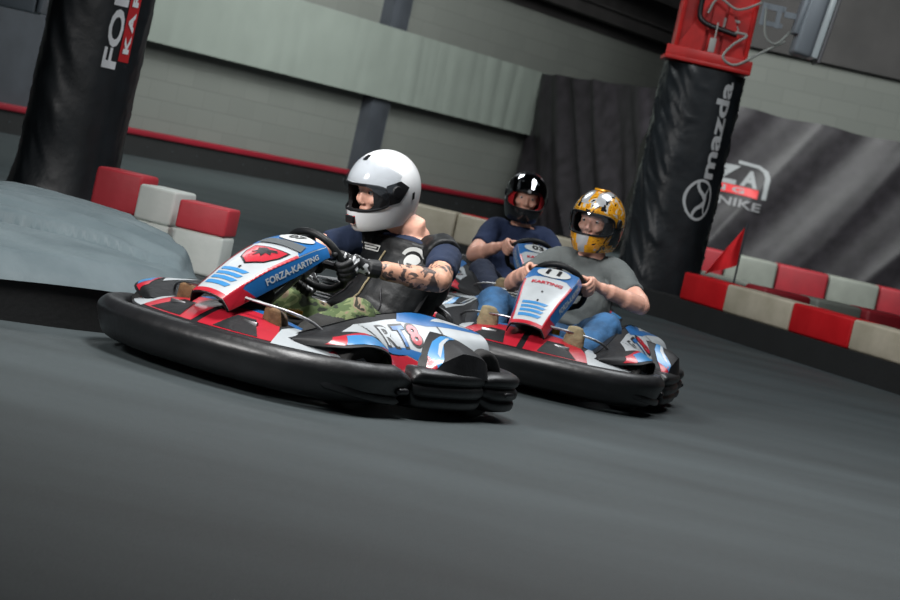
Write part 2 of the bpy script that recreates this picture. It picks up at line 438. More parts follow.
def make_fairing(K, number):
    mats = [M['plastic_matt'], M['white'], M['red'], M['blue'], M['black_ink'], M['lightblue']]
    # front fairing (number shield)
    CL = rail([(0, (.73, 0, .300)), (.2, (.64, 0, .362)), (.45, (.51, 0, .440)), (.75, (.34, 0, .515)), (1, (.225, 0, .548))])
    Wd = rail([(0, (.070, 0, 0)), (.3, (.086, 0, 0)), (.7, (.112, 0, 0)), (1, (.108, 0, 0))])
    def FF(u, v):
        v2 = max(-.02, min(1.02, v)); c = CL(v2); e = .01
        t = (CL(min(1, v2+e))-CL(max(0, v2-e))).normalized(); n = V((0, 1, 0)).cross(t)
        if n.z < 0: n = -n
        w = Wd(v2).x; a = abs(u); sg = 1 if u >= 0 else -1
        if a <= .6: k = a/.6; y = w*k; d = -.014*k*k
        else:
            k = (a-.6)/.4; y = w+.020*math.sin(k*1.2); d = -.014-.070*k*(.55+.45*math.sin(PI*min(1, max(0, v2+.08))))
        return c+n*d+V((0, y*sg, 0))
    ff = 1 if nrm(FF, .1, .5).z > 0 else -1
    m = MB(); surf(m, FF, -1, 1, 40, 0, 1, 44, 0, .005, ff)
    decal(m, FF, rect(-.99, .015, .99, .985), 1, .001, .035, ff)
    decal(m, FF, [(-.60, .66), (-.60, .99), (.60, .99), (.60, .66), (.40, .72), (-.40, .72)], 3, .002, .035, ff)       # blue top
    for s in (1, -1):
        q = lambda P: [(a*s, b) for a, b in P]
        decal(m, FF, q([(.62, .16), (.62, .99), (.985, .99), (.985, .24)]), 3, .002, .035, ff)
        decal(m, FF, q([(.56, .02), (.56, .66), (.615, .66), (.615, .22), (.985, .02)]), 2, .003, .035, ff)
        decal(m, FF, q([(.62, .02), (.62, .18), (.98, .26), (.98, .02)]), 2, .0024, .035, ff)
    decal(m, FF, [(-.58, .015), (-.58, .07), (.58, .07), (.58, .015)], 2, .003, .035, ff)
    # pale blue stripes at the foot
    for k in range(4):
        y = .125+k*.055
        decal(m, FF, [(-.44, y), (-.44, y+.034), (.38, y+.034), (.30, y)], 5, .003, .035, ff)
    if number == '07': decal(m, FF, [(-.54, .695), (-.46, .785), (.46, .785), (.54, .695)], 6, .0065, .035, ff)                 # smoked window
    ny = .888 if number == '07' else .83
    decal(m, FF, ell(0, ny, .42, .088 if number == '07' else .115), 7, .0065, .035, ff)
    textdecal(m, FF, number, 0, ny, .36, .085 if number == '07' else .125, 4, .009, 0, .03, 0, ff)
    if number == '07':
        decal(m, FF, [(-.46, .64), (.46, .64), (.46, .55), (.34, .45), (0, .385), (-.34, .45), (-.46, .55)], 4, .0032, .035, ff)
        decal(m, FF, [(-.42, .628), (.42, .628), (.42, .55), (.31, .46), (0, .40), (-.31, .46), (-.42, .55)], 2, .0042, .035, ff)
        decal(m, FF, [(-.26, .60), (-.08, .615), (.05, .60), (.20, .61), (.30, .585), (.16, .575), (.24, .54), (.08, .55), (.10, .50), (-.02, .53), (-.12, .49), (-.12, .545), (-.28, .53), (-.18, .57)], 4, .0052, .035, ff)
    else:
        textdecal(m, FF, 'KARTING', 0, .615, .80, .045, 2, .0042, 0, .04, 0, ff)
        decal(m, FF, ell(0, .47, .03, .012, 12), 4, .0042, .035, ff)
    textdecal(m, FF, 'FORZA-KARTING', .80, .60, .46, .15, 1, .0042, PI/2, .03, 0, ff)
    textdecal(m, FF, 'FORZA-KARTING', -.80, .60, .46, .15, 1, .0042, -PI/2, .03, 0, ff)
    decal(m, FF, ell(0, .345, .030, .014, 14), 4, .0042, .035, ff)
    m.keep = True
    m.build('front_fairing', mats+[M['smoke'], M['number_white']], K, 45)

def copy_tree(o, parent=None):
    c = o.copy(); C.objects.link(c); c.parent = parent
    for ch in list(o.children): copy_tree(ch, c)
    return c
def another_kart(src, number, label):
    """the same kart again, with copies of its parts and sub-parts; only the number shield differs"""
    r = src.copy(); C.objects.link(r); r['label'] = label
    for ch in list(src.children):
        if not ch.name.startswith('front_fairing'): copy_tree(ch, r)
    make_fairing(r, number); return r

def make_kart(number, label, rear_text='RT8', nplate=None):
    K = empty('go_kart'); tag(K, label, 'go-kart', 'rental karts on the track')
    # floor tray
    m = MB(); box(m, (.32, 0, .055), (.78, .46, .012), 0, bev=.004)
    m.build('floor_tray', M['darksteel'], K)
    # frame rails: one welded chassis
    m = MB()
    for s in (1, -1):
        tube(m, catmull([(-.80, .30*s, .09), (-.3, .30*s, .07), (.1, .28*s, .06), (.4, .24*s, .06), (.72, .20*s, .07)]), .015)
    for x, w in ((-.62, .30), (.08, .285), (.50, .235), (.72, .20)):
        tube(m, [(x, -w, .075), (x, w, .075)], .014)
    tube(m, [(-.36, -.53, .135), (-.36, .53, .135)], .018)
    m.build('chassis_frame', M['darksteel'], K)
    # wheels
    for c, r, w, rr in (((.41, .46, .125), .125, .12, .062), ((.41, -.46, .125), .125, .12, .062), ((-.36, .45, .135), .135, .19, .065), ((-.36, -.45, .135), .135, .19, .065)):
        rimmb = wheel(K, 'tyre', c, r, w, rr); t = K.children[-1]
        ro = rimmb.build('wheel_rim', M['rim'], t)
    # front bumper, long black wrap
    half = [(.20, .585), (.36, .60), (.52, .59), (.66, .52), (.76, .40), (.82, .22), (.84, .07)]
    path = catmull([(x, -y, 0) for x, y in half]+[(x, y, 0) for x, y in half[::-1]], 6)
    prof = closedprof([(-.085, .165), (-.05, .188), (-.015, .190), (.010, .172), (.022, .145), (.010, .110), (.000, .08), (-.020, .05), (-.055, .036), (-.085, .045)], 3)
    m = MB()
    def sc(t):
        e = min(t, 1-t); k = min(1, .35+e*13) if e < .05 else 1
        f = 1
        return (k, k*f*(.97 if e < .12 else 1), 0)
    sweep_out(m, path, prof, sc)
    fb = m.build('front_bumper', M['plastic'], K, 50)
    for s in (1, -1):      # drain slots and moulded ribs, dark recesses
        mm = MB(); tube(mm, catmull([(.29, .606*s, .10), (.235, .602*s, .10)], 3), (.013), 10, round_caps=True); mm.build('slot', M['black_ink'], fb)
    mm = MB(); tube(mm, catmull([(.812, .30, .148), (.790, .36, .148), (.766, .415, .148)], 4), [(.006, .008)]*9, 8, round_caps=True); mm.build('grip_slot', M['greyprint'], fb)
    # lower swept ridge on each side of the bumper face
    for s in (1, -1):
        mm = MB(); tube(mm, catmull([(.66, .523*s, .10), (.56, .580*s, .085), (.42, .602*s, .070), (.26, .594*s, .060)], 4), [(.004, .005)]+[(.010, .016)]*11+[(.004, .005)], 8, round_caps=True)
        mm.build('moulded_ridge', M['plastic'], fb)
    # ribbed side bumpers and ribbed rear bumper
    rib = [(-.09, .175), (-.03, .190), (.0, .186), (.022, .172), (.023, .150), (.013, .137), (.025, .122), (.025, .100), (.013, .088), (.020, .074), (.012, .048), (-.03, .036), (-.09, .045)]
    rib = closedprof(rib, 3)
    def sc2(t):
        e = min(t, 1-t); k = min(1, .55+e*6); return (k, k, 0)
    for s in (1, -1):
        p = catmull([(.19, .585*s, 0), (.05, .605*s, 0), (-.14, .605*s, 0), (-.29, .58*s, 0)], 6)
        m = MB(); sweep_out(m, p, rib, sc2); m.build('side_bumper', M['plastic'], K, 50)
    h_ = [(-.27, .575), (-.42, .59), (-.56, .555), (-.65, .43), (-.68, .2)]
    p = catmull([(x, y, 0) for x, y in h_]+[(x, -y, 0) for x, y in h_[::-1]], 5)
    m = MB(); sweep_out(m, p, rib, sc2)
    rb = m.build('rear_bumper', M['plastic'], K, 50)
    for s in (1, -1):
        mm = MB(); tube(mm, [(-.43, .612*s, .113), (-.49, .602*s, .113)], .011, 10, round_caps=True); mm.build('slot', M['black_ink'], rb)
    # side pods with their graphics
    for s in (1, -1):
        T = rail([(0, (.62, .29, .205)), (.2, (.46, .33, .262)), (.4, (.24, .34, .315)), (.6, (.04, .34, .345)), (.8, (-.14, .35, .355)), (1, (-.42, .41, .320))])
        B = rail([(0, (.62, .345, .198)), (.12, (.53, .50, .225)), (.24, (.43, .555, .245)), (.33, (.32, .56, .222)), (.40, (.26, .55, .165)), (.55, (.12, .555, .145)), (.75, (-.06, .555, .18)), (1, (-.42, .51, .25))])
        def SP(u, v, s=s):
            a = B(u); b = T(u); p = a.lerp(b, v)+V((0, .0, 1))*math.sin(PI*max(0, min(1, v)))*.016+V((0, 1, 0))*math.sin(PI*max(0, min(1, v)))*.018
            return V((p.x, p.y*s, p.z))
        fl = 1 if nrm(SP, .6, .5).z > 0 else -1
        m = MB(); surf(m, SP, 0, 1, 48, 0, 1, 10, 0, .006, fl)
        # roll the top edge over into the cockpit
        def SPi(u, v, s=s):
            b = T(u); return V((b.x, (b.y-.075*v)*s, b.z-.015*v-.05*v*v))
        surf(m, SPi, 0, 1, 40, 0, 1, 4, 0, .004, -s)
        mats = [M['plastic_matt'], M['white'], M['red'], M['blue'], M['black_ink'], M['lightblue']]
        # white field, blue top rear, red lower wedge
        decal(m, SP, [(.20, .62), (.32, .86), (.52, .90), (.995, .86), (.995, .12), (.68, .08), (.52, .30), (.36, .36)], 1, .0012, .05, fl)
        decal(m, SP, [(.58, .86), (.62, .995), (.995, .995), (.995, .74), (.75, .72)], 3, .002, .05, fl)
        decal(m, SP, [(.80, .84), (.86, .995), (.97, .995), (.97, .93)], 1, .0026, .05, fl)
        decal(m, SP, [(.37, .10), (.40, .26), (.53, .30), (.66, .12), (.70, .02), (.40, .02)], 2, .002, .04, fl)
        decal(m, SP, [(.38, .28), (.39, .40), (.54, .42), (.72, .24), (.66, .14), (.53, .31)], 3, .0024, .04, fl)
        decal(m, SP, [(.08, .10), (.13, .45), (.28, .50), (.34, .10), (.30, .06), (.20, .30), (.13, .08)], 2, .0014, .03, fl)
        decal(m, SP, [(.14, .10), (.18, .42), (.30, .40), (.33, .12), (.24, .06)], 5, .002, .03, fl)
        decal(m, SP, [(.805, .14), (.812, .14), (.812, .72), (.805, .72)], 4, .0022, .05, fl)
        if s > 0:
            for ch, cx, col in (('R', .465, 4), ('T', .55, 3), ('8', .635, 2)):
                textdecal(m, SP, ch, cx, .60, .088, .42, 4, .003, 0, .06, 0, fl)
                textdecal(m, SP, ch, cx, .60, .072, .34, {4: 1, 3: 3, 2: 2}[col], .0042, 0, .0 if col == 4 else .03, 0, fl)
        else:
            for ch, cx, col in (('R', .575, 4), ('T', .475, 3), ('8', .375, 2)):
                textdecal(m, SP, ch, cx, .60, .088, .42, 4, .003, 0, .06, 0, fl, -1)
                textdecal(m, SP, ch, cx, .60, .072, .34, {4: 1, 3: 3, 2: 2}[col], .0042, 0, .0 if col == 4 else .03, 0, fl, -1)
        m.keep = True
        m.build('side_pod', mats, K, 45)
        # rear wheel cover, a faceted dome
        D = rail([(0, (.09, .565, .0)), (.15, (.05, .575, .0)), (.5, (-.08, .595, .0)), (.85, (-.27, .58, .0)), (1, (-.33, .55, .0))])
        def SC(u, v, s=s):
            b = D(u); f = math.sin(PI*min(.97, max(.03, u)))**.34
            zt = .185+.125*f*(1-.60*max(0, .50-u)/.50); w = .20*f+.02
            v = max(0, min(1, v))
            if v < .45: k = v/.45; y = b.y+.03-.02*k; z = .165+(zt-.045-.165)*k
            else: k = (v-.45)/.55; y = b.y+.01-w*k; z = zt-.045+.045*math.sin(k*PI/2)
            return V((b.x, y*s, z))
        fl = 1 if nrm(SC, .5, .8).z > 0 else -1
        m = MB(); surf(m, SC, 0, 1, 30, 0, 1, 12, 0, .006, fl)
        decal(m, SC, [(.05, .30), (.06, .50), (.20, .62), (.26, .56), (.18, .36)], 2, .002, .05, fl)
        decal(m, SC, [(.17, .36), (.20, .62), (.38, .72), (.66, .76), (.64, .70), (.42, .62), (.28, .46)], 5, .0024, .05, fl)
        decal(m, SC, [(.27, .50), (.29, .56), (.40, .655), (.56, .70), (.55, .675), (.42, .62)], 1, .003, .05, fl)
        m.keep = True
        m.build('wheel_cover', mats, K, 35)
    # front panel on top of the bumper, red blue and white
    FO = rail([(0, (.79, 0, .178)), (.3, (.76, .18, .180)), (.55, (.69, .34, .182)), (.8, (.56, .47, .182)), (1, (.42, .545, .182))])
    FI = rail([(0, (.52, 0, .275)), (.3, (.52, .13, .268)), (.55, (.47, .24, .245)), (.8, (.42, .31, .215)), (1, (.39, .40, .200))])
    def FP(u, v):
        a = min(1, abs(u)); s_ = 1 if u >= 0 else -1
        p = FO(a).lerp(FI(a), v); return V((p.x, p.y*s_, p.z+.016*math.sin(PI*max(0, min(1, v)))))
    m = MB(); surf(m, FP, -1, 1, 48, 0, 1, 8, 0, .006, 1)
    fl = 1 if nrm(FP, .3, .5).z > 0 else -1
    for s in (1, -1):
        q = lambda P: [(a*s, b) for a, b in P]
        decal(m, FP, q([(.04, .10), (.04, .84), (.44, .84), (.54, .08)]), 2, .0015, .06, fl)
        decal(m, FP, q([(.15, .12), (.20, .52), (.33, .54), (.42, .1)]), 0, .003, .06, fl)
        decal(m, FP, q([(.04, .84), (.04, .99), (.60, .99), (.60, .76), (.44, .84)]), 3, .002, .06, fl)
        decal(m, FP, q([(.50, .04), (.50, .50), (.56, .76), (.70, .88), (.84, .98), (.99, .95), (.99, .04), (.80, .03)]), 1, .002, .06, fl)
        decal(m, FP, q([(.80, .12), (.84, .30), (.93, .30), (.96, .12)]), 2, .003, .06, fl)
        decal(m, FP, q([(.70, .50), (.74, .58), (.80, .52), (.86, .60), (.88, .52), (.80, .45)]), 4, .003, .06, fl)
    m.keep = True
    m.build('front_panel', mats, K, 45)
    make_fairing(K, number)
    # steering support behind the fairing, column and wheel
    m = MB(); tube(m, catmull([(.62, 0, .10), (.54, 0, .24), (.42, 0, .35), (.27, 0, .43)]), [(.10, .05)]*6+[(.085, .06)]*6+[(.06, .04)]*7, 16, up=(0, 1, 0))
    m.build('steering_support', M['plastic_matt'], K)
    wc = V((.12, 0, .465)); wn = V((-.80, 0, .60)).normalized()
    m = MB(); tube(m, [(.58, 0, .12), wc-wn*.03], .012); tube(m, [wc-wn*.10, wc-wn*.02], .024, 16)
    m.build('steering_column', M['steel'], K)
    e1 = V((0, 1, 0)); e2 = wn.cross(e1).normalized()
    m = MB(); R = .135
    ring = []
    for k in range(48):
        a = 2*PI*k/48; f = .90 if (e2*math.sin(a)).z < -.5*1 else 1
        ring.append(wc+e1*math.cos(a)*R+e2*math.sin(a)*R*f)
    tube(m, ring, .0145, 10, closed=True)
    sw = m.build('steering_wheel', M['leather'], K)
    mm = MB()
    for a in (0, PI, -PI/2):
        tube(mm, [wc, wc+(e1*math.cos(a)+e2*math.sin(a))*R*.95], (.016), 8, up=wn)
    tube(mm, [wc-wn*.015, wc+wn*.012], .045, 20); mm.build('spokes', M['darksteel'], sw)
    # fuel tank, pedals, tie rod, chrome front bars
    m = MB(); box(m, (.33, 0, .16), (.30, .20, .18), 0, bev=.035, seg=3); m.build('fuel_tank', M['plastic_matt'], K)
    mm = MB(); tube(mm, [(.25, .05, .255), (.25, .05, .28)], .03, 16); mm.build('tank_cap', M['gold'], K.children[-1])
    for s in (1, -1):
        m = MB(); tube(m, catmull([(.50, .13*s, .07), (.62, .14*s, .12), (.655, .16*s, .22)]), .008, 8); box(m, (.66, .17*s, .225), (.012, .07, .03), 0, bev=.003)
        m.build('pedal', M['steel'], K)
    m = MB(); tube(m, catmull([(.40, .40, .18), (.50, .33, .275), (.60, .18, .305), (.62, 0, .308), (.60, -.18, .305), (.50, -.33, .275), (.40, -.40, .18)]), .0055, 8)
    m.build('front_bar', M['steel'], K)
    m = MB(); tube(m, [(.41, -.42, .125), (.43, -.2, .13), (.43, .2, .13), (.41, .42, .125)], .011, 8); m.build('front_axle', M['steel'], K)
    # seat
    sp = rail([(0, (.10, 0, .115)), (.25, (-.06, 0, .07)), (.5, (-.24, 0, .075)), (.7, (-.36, 0, .20)), (1, (-.47, 0, .47))])
    def SS(u, v):
        p = sp(u); k = abs(v); lift = (.13*math.sin(PI*min(1, max(0, .15+.75*u))))
        e = .01; t = (sp(u+e)-sp(u-e)).normalized(); n = V((-t.z, 0, t.x));
        if n.x < 0 and u > .6: n = -n
        if u <= .6 and n.z < 0: n = -n
        return p+V((0, v*.20, 0))+n*lift*k**3
    m = MB(); surf(m, SS, 0, 1, 26, -1, 1, 18, 0, .012, 1); m.build('seat', M['plastic'], K)
    # engine with its parts
    m = MB(); box(m, (-.46, -.30, .20), (.22, .16, .18), 0, bev=.015)
    for k in range(7): box(m, (-.46, -.30, .30+k*.012), (.15, .13, .005), 0, bev=.001)
    eng = m.build('engine', M['alu'], K)
    mm = MB(); tube(mm, catmull([(-.40, -.25, .25), (-.52, -.10, .24), (-.60, .10, .22), (-.60, .28, .20)]), .028, 12); mm.build('exhaust', M['steel'], K)
    mm = MB(); box(mm, (-.36, .28, .20), (.13, .10, .16), 0, bev=.012); tube(mm, [(-.36, .33, .22), (-.30, .34, .33)], .012, 8); mm.build('battery_box', M['alu'], K)
    # rear roll bar of the seat
    m = MB(); tube(m, catmull([(-.60, .24, .09), (-.54, .24, .28), (-.50, .18, .36), (-.50, -.18, .36), (-.54, -.24, .28), (-.60, -.24, .09)]), .012, 8); m.build('seat_stay', M['steel'], K)
    return K

# ------------------------------------------------------------------ drivers
def sstep(a, b, x):
    t = max(0, min(1, (x-a)/(b-a))); return t*t*(3-2*t)

def hand(mb, P, T, Rr, N, wrist, k=1.0, g=0):
    """closed hand on a rim point: four unequal fingers curl over the rim, thumb from the palm side"""
    palm = P+N*.030+Rr*.018
    tube(mb, [wrist, wrist.lerp(palm, .55), palm-T*.0, palm+Rr*.012], [(.024*k+g, .021*k+g), (.028*k+g, .020*k+g), (.040*k+g, .018*k+g), (.038*k+g, .015*k+g)], 14, up=T, round_caps=True)
    for i, ln in enumerate((.94, 1.04, 1.0, .82)):
        o = T*((1.5-i)*.0215*k)
        pts = [palm+o*.8, P+o+N*.027+Rr*.034*ln, P+o-N*.004+Rr*.040*ln, P+o-N*.029+Rr*.022*ln, P+o-N*.029-Rr*.004]
        tube(mb, catmull(pts, 3), [(.0098*k if j < 8 else .0086*k)+g*.75 for j in range(13)], 8, round_caps=True)
    th = [palm+T*.022-Rr*.010, palm+T*.040-Rr*.022-N*.010, P+T*.052-Rr*.026+N*.010, P+T*.060-Rr*.018-N*.008]
    tube(mb, catmull(th, 3), [.0125*k+g]*5+[.011*k+g]*5, 8, round_caps=True)

def helmet_shape(az, el):
    ca, sa, ce, se = math.cos(az), math.sin(az), math.cos(el), math.sin(el)
    a, b, c = .160, .128, .150
    if se < 0: ce = ce**.42; c = .178
    x = a*ce*ca; y = b*ce*sa; z = c*se
    low = sstep(0, -.8, se); fr = max(0, ca)
    x += .022*fr*low; x *= (1-.12*low*max(0, -ca))
    y *= 1-.16*low*(.4+.6*fr)
    return V((x-.008, y, z+.008))

def boolean(o, mb, op='DIFFERENCE'):
    me = bpy.data.meshes.new('c'); me.from_pydata([tuple(p) for p in mb.v], [], mb.f)
    bm = bmesh.new(); bm.from_mesh(me); bmesh.ops.recalc_face_normals(bm, faces=bm.faces); bm.to_mesh(me); bm.free()
    c = bpy.data.objects.new('c', me); C.objects.link(c)
    b = o.modifiers.new('b', 'BOOLEAN'); b.operation = op; b.object = c; b.solver = 'EXACT'
    n = evalmesh(o); o.modifiers.clear(); old = o.data; o.data = n; bpy.data.objects.remove(c); bpy.data.meshes.remove(me); bpy.data.meshes.remove(old)

def superbox(mb, c, h, r, n=6):
    box(mb, c, (h[0]*2, h[1]*2, h[2]*2), 0, bev=r, seg=n)

def shell(name, scale, inner, mats, parent, port, Mx, matfn=None, bottom=-.132):
    nu, nv = 64, 40; m = MB()
    for sc_, rev in ((scale, False), (inner, True)):
        vs = []; fs = []
        vs.append(helmet_shape(0, PI/2)*sc_)
        for j in range(1, nv):
            for i in range(nu): vs.append(helmet_shape(2*PI*i/nu, PI/2-PI*j/nv)*sc_)
        vs.append(helmet_shape(0, -PI/2)*sc_)
        for i in range(nu):
            i2 = (i+1) % nu; fs.append((0, 1+i, 1+i2))
            for j in range(nv-2): fs.append((1+j*nu+i, 1+(j+1)*nu+i, 1+(j+1)*nu+i2, 1+j*nu+i2))
            fs.append((1+(nv-2)*nu+i, len(vs)-1, 1+(nv-2)*nu+i2))
        if rev: fs = [f[::-1] for f in fs]
        m.add(vs, fs)
    me = bpy.data.meshes.new(name); me.from_pydata([tuple(p) for p in m.v], [], m.f)
    o = bpy.data.objects.new(name, me); C.objects.link(o)
    c = MB(); superbox(c, port[0], port[1], port[2]); boolean(o, c)
    c = MB(); box(c, (-.02, 0, bottom-.15), (.6, .5, .3), rot=Matrix.Rotation(.10, 3, 'Y')); boolean(o, c)
    me = o.data
    for mm in mats: me.materials.append(mm)
    me.polygons.foreach_set('use_smooth', [True]*len(me.polygons))
    me.polygons.foreach_set('material_index', [matfn(p.center) if matfn else 0 for p in me.polygons])
    me.transform(Mx); me.update(); me.set_sharp_from_angle(angle=math.radians(40))
    o.parent = parent; return o

def make_helmet(parent, Mx, kind, label):
    port = ((.16, 0, -.006), (.145, .113, .050), .032)
    if kind == 'white': mats = [M['helmet_white']]; fn = None
    elif kind == 'black':
        mats = [M['helmet_black'], M['silver']]
        fn = lambda c: 1 if (c.z > .062 and abs(abs(c.y)-.075) < .012) or (abs(c.y) > .106 and -.03 < c.z < .03) else 0
    else:
        mats = [M['goldmix'], M['helmet_black'], M['silver'], M['gold']]
        def fn(c):
            if c.z < -.01 and abs(c.y)*.9+c.z*.6 > .035 and c.x < .06: return 1
            if c.z < -.045 and abs(c.y) < .05 and c.x > 0: return 2 if abs(c.y) < .035-.25*(-.06-c.z) else 3
            if c.z > .085 and abs(c.y) < .062 and abs(c.y) > .015 and c.x > -.03: return 2
            if c.z > .03 and .052 < abs(c.y) < .070 and c.x > -.04 and c.z > .07: return 1
            if c.x < -.06: return 1
            return 0
    h = shell('helmet', 1.0, .955, mats, parent, port, Mx, fn); h['label'] = label
    inn = shell('inner_lining', .95, .86, [M['padding'], M['red_pad']], h, ((.16, 0, -.008), (.145, .080, .047), .028), Mx,
                (lambda c: 1 if kind == 'black' and c.x > .02 and abs(c.y) > .05 and -.07 < c.z < .03 else 0), -.124)
    # visor strip following the shell, pivoting at the sides
    rotv = {'white': -.70, 'black': -.74, 'gold': 0}[kind]
    def VS(u, v):
        p = helmet_shape(u*1.28, v)*(1.05 if kind == 'white' else 1.035); p.x += .004
        return Matrix.Rotation(rotv, 3, 'Y') @ p
    m = MB()
    surf(m, VS, -1, 1, 36, -.36, .34, 10, 0, .0025)
    m.xf(Mx).build('visor', M[{'white': 'visor_tint', 'black': 'visor_mirror', 'gold': 'visor_clear'}[kind]], h, 60)
    # port gasket
    m = MB(); ring = []
    for k in range(64):
        a = 2*PI*k/64; y = .116*math.copysign(abs(math.cos(a))**.5, math.cos(a)); z = -.006+.052*math.copysign(abs(math.sin(a))**.5, math.sin(a))
        best = None
        el = math.asin(max(-1, min(1, (z-.008)/(.178 if z < .008 else .150)))); lo, hi = 0, PI/2
        for _ in range(24):
            md = (lo+hi)/2
            if helmet_shape(md, el).y < abs(y): lo = md
            else: hi = md
        p = helmet_shape(math.copysign(lo, y), el); ring.append(p*1.002)
    tube(m, ring, .0055, 6, closed=True); m.xf(Mx).build('port_gasket', M['plastic_matt'], h)
    # pivots, vents, chin vent
    for s in (1, -1):
        m = MB(); lathe(m, [(.001, -.004), (.024, -.004), (.026, 0), (.022, .006), (.001, .007)], 20, 0, Mx @ Matrix.Translation((.022, s*.125, .012)) @ Matrix.Rotation(-s*PI/2, 4, 'X'), False)
        m.build('visor_pivot', M['plastic_matt'], h)
    def HS(u, v): return helmet_shape(u, v)
    m = MB()
    fz = 1 if nrm(HS, .1, .8).z > 0 else -1
    if kind == 'white':
        def bit(poly, nm):
            q = MB(); decal(q, HS, poly, 0, .0032, .12, fz); q.keep = True; q.xf(Mx).build(nm, M['plastic_matt'], h)
        for s in (1, -1):
            bit([(s*.92, -.30), (s*1.10, .22), (s*1.50, .30), (s*1.75, .10), (s*1.45, -.22)], 'pivot_plate')
            bit([(s*1.85, -.22), (s*1.85, -.06), (s*1.95, -.04), (s*1.95, -.20)], 'side_vent')
        bit([(-.16, .95), (-.16, 1.15), (.16, 1.15), (.16, .95)], 'top_vent')
        mm = MB(); box(mm, helmet_shape(0, -.62)+V((.004, 0, 0)), (.014, .048, .030), 0, bev=.004); 
        for s in (1, -1): box(mm, helmet_shape(s*.20, -.62)+V((.004, 0, 0)), (.010, .005, .032), 1, bev=.001)
        mm.xf(Mx).build('chin_vent', [M['plastic_matt'], M['redlogo']], h)
    elif kind == 'black':
        decal(m, HS, [(-.5, .62), (-.42, 1.0), (.42, 1.0), (.5, .62)], 1, .006, .1, fz)
        mm = MB(); tube(mm, [helmet_shape(0, .30)+V((.000, 0, 0)), helmet_shape(0, .30)+V((.008, 0, 0))], .012, 14); mm.xf(Mx).build('badge', M['silver'], h)
    else:
        mm = MB(); box(mm, helmet_shape(0, 1.40)+V((-.01, 0, -.001)), (.07, .06, .012), 0, bev=.005, rot=Matrix.Rotation(-.08, 3, 'Y')); mm.xf(Mx).build('top_vent', M['gold'], h)
        mm = MB(); box(mm, helmet_shape(0, .34)+V((.003, 0, 0)), (.010, .022, .010), 0, bev=.003); mm.xf(Mx).build('visor_tab', M['helmet_black'], h)
    if m.v: m.keep = True; m.xf(Mx).build('shell_trim', [M['plastic_matt'], M['smoke']], h)
    # rear spoiler lip
    if kind != 'white':
      m = MB(); tube(m, catmull([helmet_shape(PI-.9, -.10)*1.0, helmet_shape(PI-.4, -.05)*1.01, helmet_shape(PI, -.02)*1.015, helmet_shape(PI+.4, -.05)*1.01, helmet_shape(PI+.9, -.10)*1.0], 5), [(.004, .010)]*21, 8, up=(0, 0, 1))
      m.xf(Mx).build('rear_spoiler', {'white': M['helmet_white'], 'black': M['helmet_black'], 'gold': M['helmet_black']}[kind], h)
    m = MB(); tube(m, catmull([V((.05, .085, -.10)), V((.06, .05, -.135)), V((.065, 0, -.145)), V((.06, -.05, -.135)), V((.05, -.085, -.10))], 4), [(.005, .003)]*17, 8)
    m.xf(Mx).build('chin_strap', M['red_pad'] if kind == 'white' else M['padding'], h)
    return h

